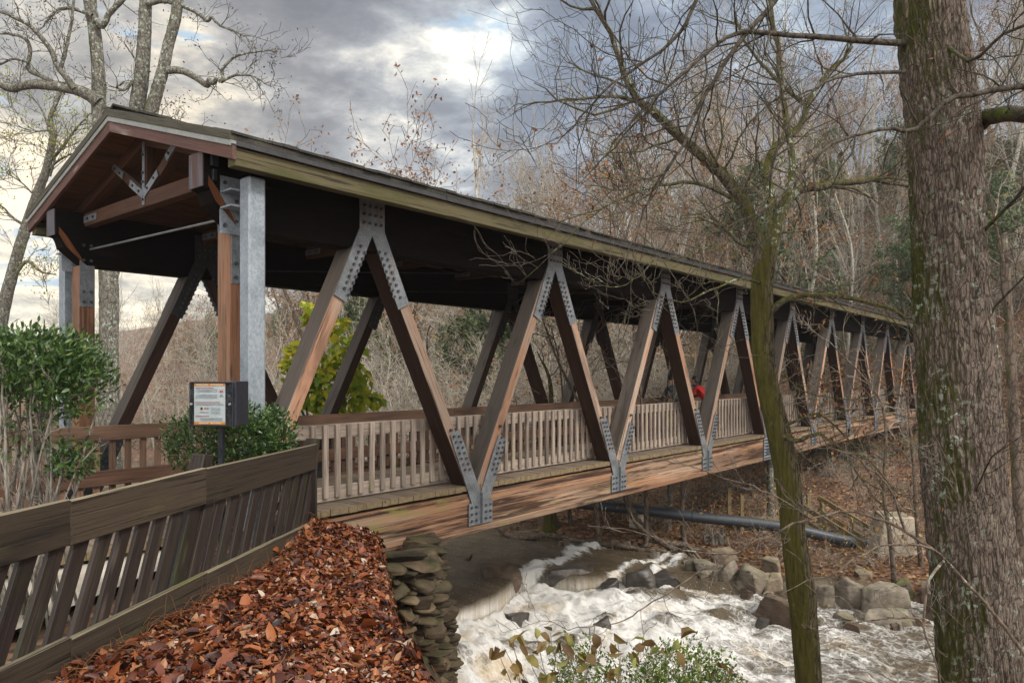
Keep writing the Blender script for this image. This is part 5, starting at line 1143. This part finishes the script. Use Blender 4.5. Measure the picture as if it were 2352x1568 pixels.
shrub('clipped_shrub', 'low bushy evergreen shrub growing behind the notice box', (-2.85, 7.1, -1.85), [((-3.0, 7.15, -.66), (.42, .35, .34), .55), ((-2.72, 7.3, -.62), (.36, .3, .34), .45)], 6000, .056, 'lance', M['leaf_shrub'], M['bark_brown'], rs_, stems=16)
shrub('clipped_shrub', 'small evergreen shrub in front of the galvanized column', (-2.62, 7.75, -1.85), [((-2.62, 7.8, -.66), (.30, .22, .32), .7), ((-2.52, 7.7, -.86), (.20, .16, .26), .3)], 3600, .056, 'lance', M['leaf_shrub'], M['bark_brown'], rs_, stems=10)
shrub('broad_leaved_tree', 'small tree with large yellow green leaves growing behind the bridge', tuple(PX(735, 1080, 16.5)), [(PX(770, 850, 16.5), (.75, .7, 1.25), .62), (PX(690, 845, 16.4), (.42, .5, .55), .16), (PX(712, 720, 16.4), (.16, .3, .30), .05), (PX(700, 905, 16.4), (.5, .5, .4), .12), (PX(845, 915, 16.6), (.3, .4, .2), .05)], 2300, .19, 'heart', M['leaf_yellow'], M['bark_brown'], rs_, stems=9, r0=.045, up=-.5, cat='tree', gap=.50)
shrub('streamside_shrub', 'straggly shrub with small fresh green leaves in front of the rapids', (.75, 4.3, -2.9), [(PX(1560, 1545, 4.35), (.34, .3, .16), .45), (PX(1420, 1580, 4.3), (.45, .3, .16), .30), (PX(1330, 1530, 4.4), (.18, .25, .14), .13), (PX(1640, 1590, 4.3), (.25, .25, .12), .12)], 5600, .024, 'oval', M['leaf_small'], M['twig_brown'], rs_, stems=46, r0=.004)
def broad_leaf_plant():
    rs = np.random.RandomState(17); root = thing('hazel_shrub', 'shrub with big drooping brown and olive autumn leaves above the rapids', 'shrub', (.45, 4.15, -2.9)); polys = []; P = []
    for x, y in [(1140, 1480), (1160, 1490), (1172, 1462), (1195, 1465), (1230, 1452), (1262, 1450), (1285, 1462), (1305, 1455), (1300, 1490), (1325, 1500), (1270, 1490), (1345, 1530), (1400, 1490), (1425, 1505), (1450, 1500), (1490, 1470), (1520, 1480), (1560, 1470), (1505, 1500), (1180, 1520), (1200, 1545), (1245, 1545), (1270, 1540), (1240, 1580), (1190, 1575), (1160, 1560), (1390, 1535), (1650, 1530), (1668, 1545), (1710, 1560), (1590, 1580), (1470, 1570), (1285, 1570), (1210, 1500), (1358, 1470), (1420, 1460), (1148, 1590), (1500, 1555)]:
        Y = rs.uniform(4.1, 4.5); q = PX(x, y, Y); P.append(q); b = np.array((.45+rs.normal(0, .12), 4.2, -2.9)); polys.append((smooth_path([b, b*.4+q*.6+np.array((0, 0, .12)), q], 9)+rs.normal(0, .006, (9, 3)), np.linspace(.006, .0016, 9)))
    V, F = tubes(polys, 4); mesh_np('stems', V, [F], M['twig_brown'], root)
    P = np.repeat(np.array(P), 2, 0); P = P+rs.normal(0, .022, P.shape); d = rs.normal(0, .6, P.shape)+np.array((0, -.2, -.75))
    V, F, t = leaves(P, d, rs.uniform(.07, .115, len(P)), 'oval', rs, curl=.6); mesh_np('leaves', V, [F], M['leaf_broad'], root, attrs={'tint': np.repeat(rs.beta(1.1, 1.5, len(P)), 8)})
broad_leaf_plant()
# ------------------------------------------------------------------ far bank: pipe, stairs, block, log, small trees
def far_bank():
    rs = np.random.RandomState(41)
    p = smooth_path([(-4.5, 21.8, -3.25), (-1, 20.9, -3.35), PX(1350, 1158, 19.6), PX(1480, 1172, 19.3), PX(1620, 1189, 19.0), PX(1790, 1208, 18.8), PX(1920, 1236, 18.8), PX(2040, 1258, 18.6), PX(2140, 1266, 18.4), PX(2352, 1277, 18.0), PX(2700, 1290, 17)], 90)
    V, F = tubes([(p, np.full(90, .135))], 18); pm_, N, b = mat('black_pipe'); b.inputs['Base Color'].default_value = (.042, .049, .060, 1); b.inputs['Roughness'].default_value = .42
    pipe = mesh_np('pipe', V, [F], pm_, smooth=True); tag(pipe, 'long black plastic pipe lying along the far bank', 'pipe')
    m = MB()
    for i in (34, 46, 58, 70): m.cyl(p[i]-(p[i+1]-p[i])*.2, p[i]+(p[i+1]-p[i])*.2, .15, n=18)
    m.build('collars', pm_, pipe)
    m = MB(); q = PX(1462, 1196, 19.2); m.box(q, DX, NX, UP, .3, .3, .35); tag(m.build('pipe_block', M['concrete'], bevel=.03), 'small pale block propping up the black pipe', 'block')
    # concrete block
    c = ground_hit(2070, 1279, False); Y = c[1]; k = Y/F_; m = MB(); z0 = c[2]-.15; z1 = (HZ-1190)*k; x0, x1, x2, x3 = ((v-1176)*k for v in (2012, 2128, 2112, 2036))
    m.prism([(x0, Y, z0), (x1, Y, z0), (x2, Y+.1, z1-.04), (x2-.10, Y+.12, z1), (x3+.05, Y+.12, z1), (x3, Y+.1, z1-.10)], (0.12, .9, .0)); tag(m.build('concrete_block', M['concrete'], bevel=.03), 'pale weathered concrete block standing on the far bank', 'concrete block')
    # timber stairs down the far bank
    a, e = PX(1850, 1205, 20.8), PX(2015, 1312, 18.7); root = thing('timber_stairs', 'weathered yellowish timber stairs leading down the far bank', 'stairs', tuple(e)); d = e-a; side = np.cross(d, UP); side /= np.linalg.norm(side)
    for s in (-.5, .5):
        m = MB(); m.beam(a+side*s, e+side*s, side, .26, .06); m.build('stringer', M['stair'], root)
        m = MB(); m.beam(a+side*s+UP*.75, e+side*s+UP*.75, side, .14, .05); m.build('handrail', M['stair'], root)
        m = MB(); m.beam(a+side*s+UP*.4, e+side*s+UP*.4, side, .10, .04); m.build('mid_rail', M['stair'], root)
        for t in (.05, .5, .95): m = MB(); q = a+d*t+side*s*1.06; m.box(q+UP*.0, UP, side, np.cross(side, UP), 1.5, .09, .09); m.build('stair_post', M['stair'], root)
    for t in np.linspace(.06, .96, 9): m = MB(); m.box(a+d*t+UP*.06, side, np.cross(side, UP), UP, .96, .27, .045); m.build('tread', M['stair'], root)
    m = MB(); q = a+np.array((-.9, .5, .0)); m.box(q, (1, 0, 0), (0, 1, 0), UP, 2.0, 1.3, .06)
    for sx in (-.95, .95):
        for sy in (-.6, .6): m.box(q+np.array((sx, sy, -.3)), UP, (1, 0, 0), (0, 1, 0), 2.4, .1, .1)
    m.build('landing', M['stair'], root)
    # viewing deck of timber at the far end behind the trusses
    root = thing('timber_platform', 'timber platform with cross braced rail beyond the far end of the bridge', 'platform', tuple(W(33, 6.2, -1.7))); m = MB(); m.box(W(33, 7.0, -1.7), DX, NX, UP, 5, 2, .12); m.build('platform_deck', M['stair'], root)
    for a_ in (30.6, 32.2, 33.8, 35.4):
        m = MB(); m.box(W(a_, 7.9, -.9), UP, DX, NX, 4.4, .12, .12); m.build('platform_post', M['stair'], root)
    m = MB(); m.box(W(33, 7.9, .9), DX, NX, UP, 5, .14, .14); m.beam(W(30.6, 7.9, -1.5), W(32.2, 7.9, -.3), NX, .1, .05); m.beam(W(33.8, 7.9, -1.5), W(32.2, 7.9, -.3), NX, .1, .05); m.box(W(33, 7.9, -.3), DX, NX, UP, 5, .06, .14); m.build('platform_rail', M['stair'], root)
    # fallen log along the waterline, stick, stump and roots
    p = smooth_path([PX(1150, 1217, 19.6), PX(1190, 1236, 19.0), PX(1260, 1230, 18.9), PX(1330, 1242, 18.5), PX(1420, 1252, 18.1), PX(1470, 1262, 17.9)], 40); p += rs.normal(0, .008, p.shape)
    V, F = tubes([(p, np.linspace(.075, .06, 40))], 10); tag(mesh_np('fallen_log', V, [F], M['bark_brown'], smooth=True), 'thin fallen log lying along the far waterline', 'log')
    q = ground_hit(1080, 1286); q = PX(1076, 1283, q[1]); V, F = tubes([(smooth_path([q+np.array((-.10, 0, -.03)), q, q+np.array((.08, .05, .09))], 6), np.array((.05, .055, .05, .05, .045, .035)))], 8); tag(mesh_np('stick', V, [F], M['bark_brown'], smooth=True), 'short dark stick caught on the flat wet rock', 'stick')
    root = thing('root_mass', 'tangle of exposed brown tree roots at the far waterline', 'roots', tuple(PX(1560, 1280, 17.6))); polys = []
    for x0, y0, x1, y1, r in [(1440, 1160, 1500, 1232, .05), (1500, 1232, 1585, 1282, .075), (1490, 1240, 1600, 1292, .06), (1450, 1262, 1560, 1280, .06), (1540, 1250, 1610, 1285, .05), (1560, 1262, 1640, 1268, .045), (1585, 1290, 1530, 1268, .05), (1600, 1258, 1560, 1292, .05)]:
        a, e = PX(x0, y0, 17.9+rs.uniform(-.2, .3)), PX(x1, y1, 17.6+rs.uniform(-.2, .2)); pp = smooth_path([a, (a+e)/2+rs.normal(0, .10, 3), e], 12); polys.append((pp, np.linspace(r, r*.8, 12)))
    V, F = tubes(polys, 9); mesh_np('roots', V, [F], M['bark_brown'], root, smooth=True)
    g = ground_hit(1640, 1250, False); root = thing('broken_stump', 'splintered grey stump among leaves below the black pipe', 'stump', tuple(g)); polys = []
    for i in range(16): b = g+np.array((rs.uniform(-.22, .22), rs.uniform(-.15, .15), -.1)); polys.append((smooth_path([b, b+np.array((rs.normal(0, .05), 0, .3)), b+np.array((rs.normal(0, .12), rs.normal(0, .05), rs.uniform(.35, .62)))], 6), np.linspace(.06, .012, 6)))
    V, F = tubes(polys, 5); mesh_np('splinters', V, [F], M['bark_grey'], root)
    g = PX(1932, 1400, ground_hit(1932, 1425, False)[1]-.1); V, F = tubes([(smooth_path([g-UP*.4, g+UP*.2+np.array((.02, 0, 0)), g+UP*.75], 10)+rs.normal(0, .01, (10, 3)), np.array((.16, .13, .11, .10, .10, .09, .10, .09, .07, .04)))], 9); tag(mesh_np('dead_stump', V, [F], M['bark_brown'], smooth=True), 'narrow dead brown stump standing between the boulders', 'stump')
    # trees standing on the far bank
    for lb, x, y, x1, y1, w_, mt in [('short thick mossy trunk on the far bank left under the bridge beam', 1266, 1212, 1262, 1080, 34, 'bark_moss'), ('slim bent brown tree at the waterline by the fallen log', 1382, 1268, 1372, 1080, 15, 'bark_brown'), ('leaning brown tree whose trunk slants into the roots', 1500, 1240, 1420, 1090, 18, 'bark_brown'),
                                     ('straight slim tree right behind the leaning one', 1484, 1255, 1482, 1060, 13, 'bark_brown'), ('pale spotted tree standing before the black pipe', 1532, 1215, 1530, 1010, 15, 'bark_lichen'), ('thin dark tree in front of the pipe near the roots', 1572, 1245, 1566, 1050, 14, 'bark_brown'),
                                     ('little crooked tree left of the slim bent one', 1312, 1205, 1300, 1080, 10, 'bark_brown'), ('pale trunk behind the mossy trunk under the bridge', 1772, 1200, 1770, 950, 20, 'bark_lichen'), ('thin dark tree in front of the concrete block', 2056, 1345, 2030, 1130, 13, 'bark_brown'), ('slim tree beside the right edge of the concrete block', 2118, 1300, 2098, 1060, 12, 'bark_brown'),
                                     ('dark slender tree just right of the massive trunk', 2340, 1330, 2306, 560, 34, 'bark_brown')]:
        g = ground_hit(x, y, False); Yq = g[1]; k = Yq/F_; base = PX(x, y, Yq); base[2] = min(base[2], g[2]+.02)-.1; top = PX(x1, y1, Yq); dirv = (top-base)/max(.2, (top-base)[2]); H = rs.uniform(4.5, 6) if x < 2200 else 9
        pts = smooth_path([base, base+dirv*.33*H*.6+rs.normal(0, .05, 3), top if (top-base)[2] > .8 else base+dirv*H*.45, base+dirv*H*.75+rs.normal(0, .12, 3), base+dirv*H+rs.normal(0, .2, 3)], 24); rr = np.linspace(w_*k/2, .012, 24); rr[0] *= 1.5; rr[1] *= 1.15
        root = thing('bank_tree', lb, 'tree', tuple(base), 'small trees on the far bank'); V, F = tubes([(pts, rr)], 10); mesh_np('trunk', V, [F], M[mt], root, smooth=True); o, tips = [], []
        sprout(rs, pts, rr, o, tips, 9, 1.3, .02, 2, (4, 3), lo=.3, rmin=.005); V, F = tubes([(p_, r_) for p_, r_, l in o], 4); mesh_np('crown', V, [F], M['twig_brown'], root)
far_bank()
# ------------------------------------------------------------------ the wooded hillside
def variant(seed, H, kids, r0, spread, up, rmin, ratio=.5, wander=.12, leaf=None, nleaf=0, lsize=.12, stems=1, lv=3):
    rs = np.random.RandomState(seed); out, tips = [], []
    for s in range(stems): grow(rs, (rs.normal(0, .15)*(stems > 1), rs.normal(0, .15)*(stems > 1), -.3), (rs.normal(0, .10+.25*(stems > 1)), rs.normal(0, .10+.25*(stems > 1)), 1), H*(1 if s == 0 else rs.uniform(.6, .95)), r0, 0, lv, out, kids, spread, wander, up, tips, (12, 7, 5, 4), ratio, rmin)
    tr = [(p, r) for p, r, l in out if l == 0]; cr = [(p, r) for p, r, l in out if l > 0]
    T = tubes(tr, 7); Cc = tubes(cr, 3); lf = None
    if leaf:
        tp = np.array(tips)[rs.choice(len(tips), nleaf)]; tp = tp+rs.normal(0, .16, tp.shape); lf = leaves(tp, rs.normal(size=tp.shape)+np.array((0, 0, -.4)), rs.uniform(.6, 1.3, len(tp))*lsize, 'quad', rs, tint=rs.beta(2, 2, len(tp)))
    return T, Cc, lf
def far_y(x, m=1.0): return np.interp(x, FAR[:, 0], FAR[:, 1])
def forest():
    rs = np.random.RandomState(77); K = []
    spec = [('bare_tree', 'bark_grey', 'twig_grey', None, dict(seed=1, H=13, kids=(12, 6, 5), r0=.17, spread=.75, up=.10, rmin=.013)), ('bare_tree', 'bark_brown', 'twig_grey', None, dict(seed=2, H=15, kids=(13, 6, 5), r0=.19, spread=.7, up=.12, rmin=.013)),
            ('bare_tree', 'bark_grey', 'twig_pale', None, dict(seed=3, H=11, kids=(12, 6, 5), r0=.14, spread=.85, up=.06, rmin=.012)), ('bare_tree', 'bark_brown', 'twig_brown', None, dict(seed=4, H=14, kids=(12, 6, 5), r0=.18, spread=.8, up=.08, rmin=.013)),
            ('rust_leaved_tree', 'bark_brown', 'twig_brown', 'leaf_rust', dict(seed=5, H=12, kids=(11, 6, 4), r0=.15, spread=.8, up=.06, rmin=.012, leaf=1, nleaf=1500, lsize=.17)), ('rust_leaved_tree', 'bark_grey', 'twig_grey', 'leaf_rust', dict(seed=6, H=10, kids=(11, 6, 4), r0=.13, spread=.85, up=.05, rmin=.012, leaf=1, nleaf=1100, lsize=.16)),
            ('golden_tree', 'bark_brown', 'twig_grey', 'leaf_gold', dict(seed=7, H=9, kids=(11, 6, 4), r0=.12, spread=.8, up=.06, rmin=.012, leaf=1, nleaf=700, lsize=.15)), ('evergreen_tree', 'bark_brown', 'twig_brown', 'leaf_under', dict(seed=8, H=11, kids=(16, 7, 4), r0=.15, spread=1.0, up=.02, rmin=.012, ratio=.36, leaf=1, nleaf=6000, lsize=.22)),
            ('sapling', 'twig_pale', 'twig_pale', None, dict(seed=9, H=5, kids=(9, 6, 4), r0=.04, spread=.8, up=.08, rmin=.0065, stems=3)), ('sapling', 'twig_grey', 'twig_pale', 'leaf_rust', dict(seed=10, H=6, kids=(9, 6, 4), r0=.045, spread=.85, up=.05, rmin=.0065, stems=3, leaf=1, nleaf=260, lsize=.13)),
            ('sapling', 'twig_grey', 'twig_pale', 'leaf_gold', dict(seed=12, H=4.5, kids=(9, 6, 4), r0=.035, spread=.9, up=.03, rmin=.0065, stems=4, leaf=1, nleaf=200, lsize=.12)), ('bare_tree', 'pale_bark', 'twig_grey', None, dict(seed=13, H=16, kids=(9, 5, 4), r0=.20, spread=.55, up=.16, rmin=.013, ratio=.36, wander=.07)), ('bare_tree', 'bark_grey', 'twig_pale', None, dict(seed=14, H=14, kids=(8, 5, 4), r0=.17, spread=.6, up=.14, rmin=.012, ratio=.4, wander=.09))]
    text = {'bare_tree': ('leafless grey brown tree in the wood on the far hillside', 'tree', 'bare trees of the far wood'), 'rust_leaved_tree': ('tree still holding rusty leaves in the wood on the far hillside', 'tree', 'rust leaved trees of the far wood'), 'golden_tree': ('small tree with golden yellow leaves in the wood on the far hillside', 'tree', 'golden trees of the far wood'),
            'evergreen_tree': ('dark green needled tree among bare trees on the far hillside', 'tree', 'evergreens of the far wood'), 'sapling': ('thin many stemmed pale sapling in the undergrowth beyond the creek', 'sapling', 'saplings beyond the creek')}
    protos = {}
    def place(i, x, y, s, rz):
        nm, tm, cm, lm, kw = spec[i]; z = float(terrain(x, y))
        if i not in protos:
            T, Cc, lf = variant(**kw); r = thing(nm, text[nm][0], text[nm][1], (0, 0, 0), text[nm][2]); a = mesh_np('trunk', T[0], [T[1]], M[tm], r, smooth=True); b = mesh_np('crown', Cc[0], [Cc[1]], M[cm], r); ch = [a, b]
            if lf: ch.append(mesh_np('foliage', lf[0], [lf[1]], M[lm], r, attrs={'tint': lf[2]}))
            protos[i] = (r, ch)
        else:
            r0, ch0 = protos[i]; r = r0.copy(); C.objects.link(r)
            for c in ch0: copy_part(c, r)
        r.location = (x, y, z); s *= float(np.interp(x/y, [-.35, -.05, .1, .3], [.66, .66, .82, 1.0])) if y > 40 else 1.0; r.rotation_euler = (rs.normal(0, .04), rs.normal(0, .04), rz); r.scale = (s, s, s*rs.uniform(.92, 1.1))
    pts = []
    def clear(x, y):
        bb = -x*math.cos(TH)+y*math.sin(TH)-CC; aa = x*math.sin(TH)+y*math.cos(TH)
        return not (-3.5 < bb < 6.8 and aa < 45) and not (bb < 0 and aa > 20 and bb > -11 and aa < 46)
    def scatter(n, y0, y1, u0, u1, md, kinds, pr, smin, smax, off=1.5):
        c = t = 0
        while c < n and t < n*60:
            t += 1; y = y0+(y1-y0)*rs.uniform()**.8; u = rs.uniform(u0, u1); x = u*y
            if y < far_y(x)+off or not clear(x, y): continue
            if any((x-a)**2+(y-b)**2 < md*md for a, b in pts): continue
            pts.append((x, y)); place(rs.choice(kinds, p=pr), x, y, rs.uniform(smin, smax), rs.uniform(0, 6.28)); c += 1
    TK = [0, 1, 2, 3, 4, 5, 6, 7, 11, 12]; TP = [.11, .08, .10, .08, .13, .10, .05, .09, .14, .12]
    scatter(60, 30, 48, -.30, .78, 2.6, TK, TP, .75, 1.1, 5)
    scatter(86, 48, 72, -.66, .78, 2.9, TK, TP, .85, 1.2)
    scatter(56, 72, 110, -.62, .80, 3.2, TK, TP, .9, 1.25)
    scatter(26, 24, 62, -.80, -.42, 2.2, [0, 2, 4, 5, 6], [.3, .3, .15, .15, .1], .4, .62, 2)
    scatter(34, 30, 75, -1.15, -.55, 3.0, [0, 2, 3, 4, 5, 11], [.2, .2, .2, .15, .1, .15], .55, .85, 2)
    scatter(34, 22, 34, .45, .80, 1.5, [0, 1, 11, 12, 5, 7], [.15, .15, .2, .2, .12, .18], .7, 1.1, 5)
    scatter(40, 28, 66, .24, .58, 1.6, [0, 2, 11, 4, 5, 7], [.14, .16, .22, .18, .12, .18], .45, .9, 3)
    scatter(80, 24, 46, -.50, .36, 1.1, [8, 9, 10], [.5, .3, .2], .7, 1.2, 1.5)
    scatter(34, 19, 40, .12, .80, 1.0, [8, 9, 10], [.5, .3, .2], .5, .95, 2.2)
    # undergrowth nobody could count: twigs, dead leaves and evergreen sprays in one sheet over the slope
    V_, F_l, T_, mi, base = [], [], [], [], 0
    def vt(seed, n, L, r):
        q = np.random.RandomState(seed); out = []
        for _ in range(n): grow(q, (q.normal(0, .25), q.normal(0, .25), -.1), (q.normal(0, .6), q.normal(0, .6), 1), L*q.uniform(.5, 1.1), r, 0, 1, out, (5,), .7, .22, -.02, None, (8, 5), .5, .0042)
        return tubes([(p, rr) for p, rr, l in out], 3)
    tv = [vt(s, 9, 1.9, .011) for s in range(4)]
    n = 0
    cl = []
    for (cnt, y0, y1, u0, u1, off) in ((160, 40, 70, .26, .56, 2), (160, 34, 75, .22, .62, 2), (230, 22, 60, -.75, .82, 1.6), (520, 44, 95, -.4, .85, 1.6), (230, 17, 36, .05, .85, 1.8), (120, 20, 40, -.4, .3, .8)):
        c = 0
        while c < cnt:
            y = rs.uniform(y0, y1); x = rs.uniform(u0, u1)*y
            if y < far_y(x)+off: continue
            bb = -x*math.cos(TH)+y*math.sin(TH)-CC; aa = x*math.sin(TH)+y*math.cos(TH)
            if -.5 < bb < 5.2 and aa < 44 and terrain(x, y) > -3.4: continue
            cl.append((x, y)); c += 1
    cz = terrain(np.array([c[0] for c in cl]), np.array([c[1] for c in cl]))
    for (x, y), z in zip(cl, cz):
        k = rs.randint(4); V, F = tv[k]; s = rs.uniform(.5, 1.15)*(.7 if y < 30 else 1.0 if y < 36 else 1.25); a = rs.uniform(0, 6.28); ca, sa = math.cos(a), math.sin(a)
        V = np.stack([(V[:, 0]*ca-V[:, 1]*sa)*s+x, (V[:, 0]*sa+V[:, 1]*ca)*s+y, V[:, 2]*s+z], -1); V_.append(V); F_l.append(F+base); base += len(V)
    V = np.concatenate(V_); F = np.concatenate(F_l); tag(mesh_np('undergrowth', V, [F], M['twig_grey']), 'tangle of pale bare stems covering the far slope', 'undergrowth', kind='stuff')
    for nm, mt, share, per, sp, sz, lb in (('brush_leaves', 'leaf_rust', .40, 90, .7, .10, 'rusty dead leaves hanging in the undergrowth of the slope'), ('evergreen_brush', 'leaf_under', .34, 240, .9, .16, 'dark evergreen bushes spread through the undergrowth'), ('yellow_brush', 'leaf_gold', .32, 50, .7, .085, 'yellow leaves scattered through the undergrowth')):
        sel = (rs.uniform(size=len(cl)) < share) & ((np.array(cl)[:, 1] > 31) | (nm != 'evergreen_brush')); q = np.array(cl)[sel]; z = cz[sel]; P = np.repeat(np.stack([q[:, 0], q[:, 1], z+.55], -1), per, 0); P = P+rs.normal(0, 1, P.shape)*np.array((sp, sp, .42)); P[:, 2] = np.maximum(P[:, 2], np.repeat(z, per)+.05)
        V, F, t = leaves(P, rs.normal(size=P.shape), rs.uniform(.6, 1.3, len(P))*sz, 'quad', rs, tint=rs.beta(2, 2, len(P))); tag(mesh_np(nm, V, [F], M[mt], attrs={'tint': t}), lb, 'undergrowth', kind='stuff')
forest()
# ------------------------------------------------------------------ thin damp air
def haze():
    m = bpy.data.materials.new('damp_air'); m.use_nodes = True; N = NT(m.node_tree); N.n.clear(); o = N.new('ShaderNodeOutputMaterial'); v = N.new('ShaderNodeVolumePrincipled')
    v.inputs['Color'].default_value = (.86, .89, .93, 1); v.inputs['Density'].default_value = .00055; v.inputs['Anisotropy'].default_value = .2; N.l.new(v.outputs[0], o.inputs['Volume'])
    x0, x1, y0, y1, z0, z1 = -280, 280, -70, 330, -20, 70; V = [(x, y, z) for x in (x0, x1) for y in (y0, y1) for z in (z0, z1)]
    F = np.array([(0, 1, 3, 2), (4, 6, 7, 5), (0, 4, 5, 1), (2, 3, 7, 6), (0, 2, 6, 4), (1, 5, 7, 3)]); tag(mesh_np('haze', np.array(V, float), [F], m), kind='stuff')
haze()
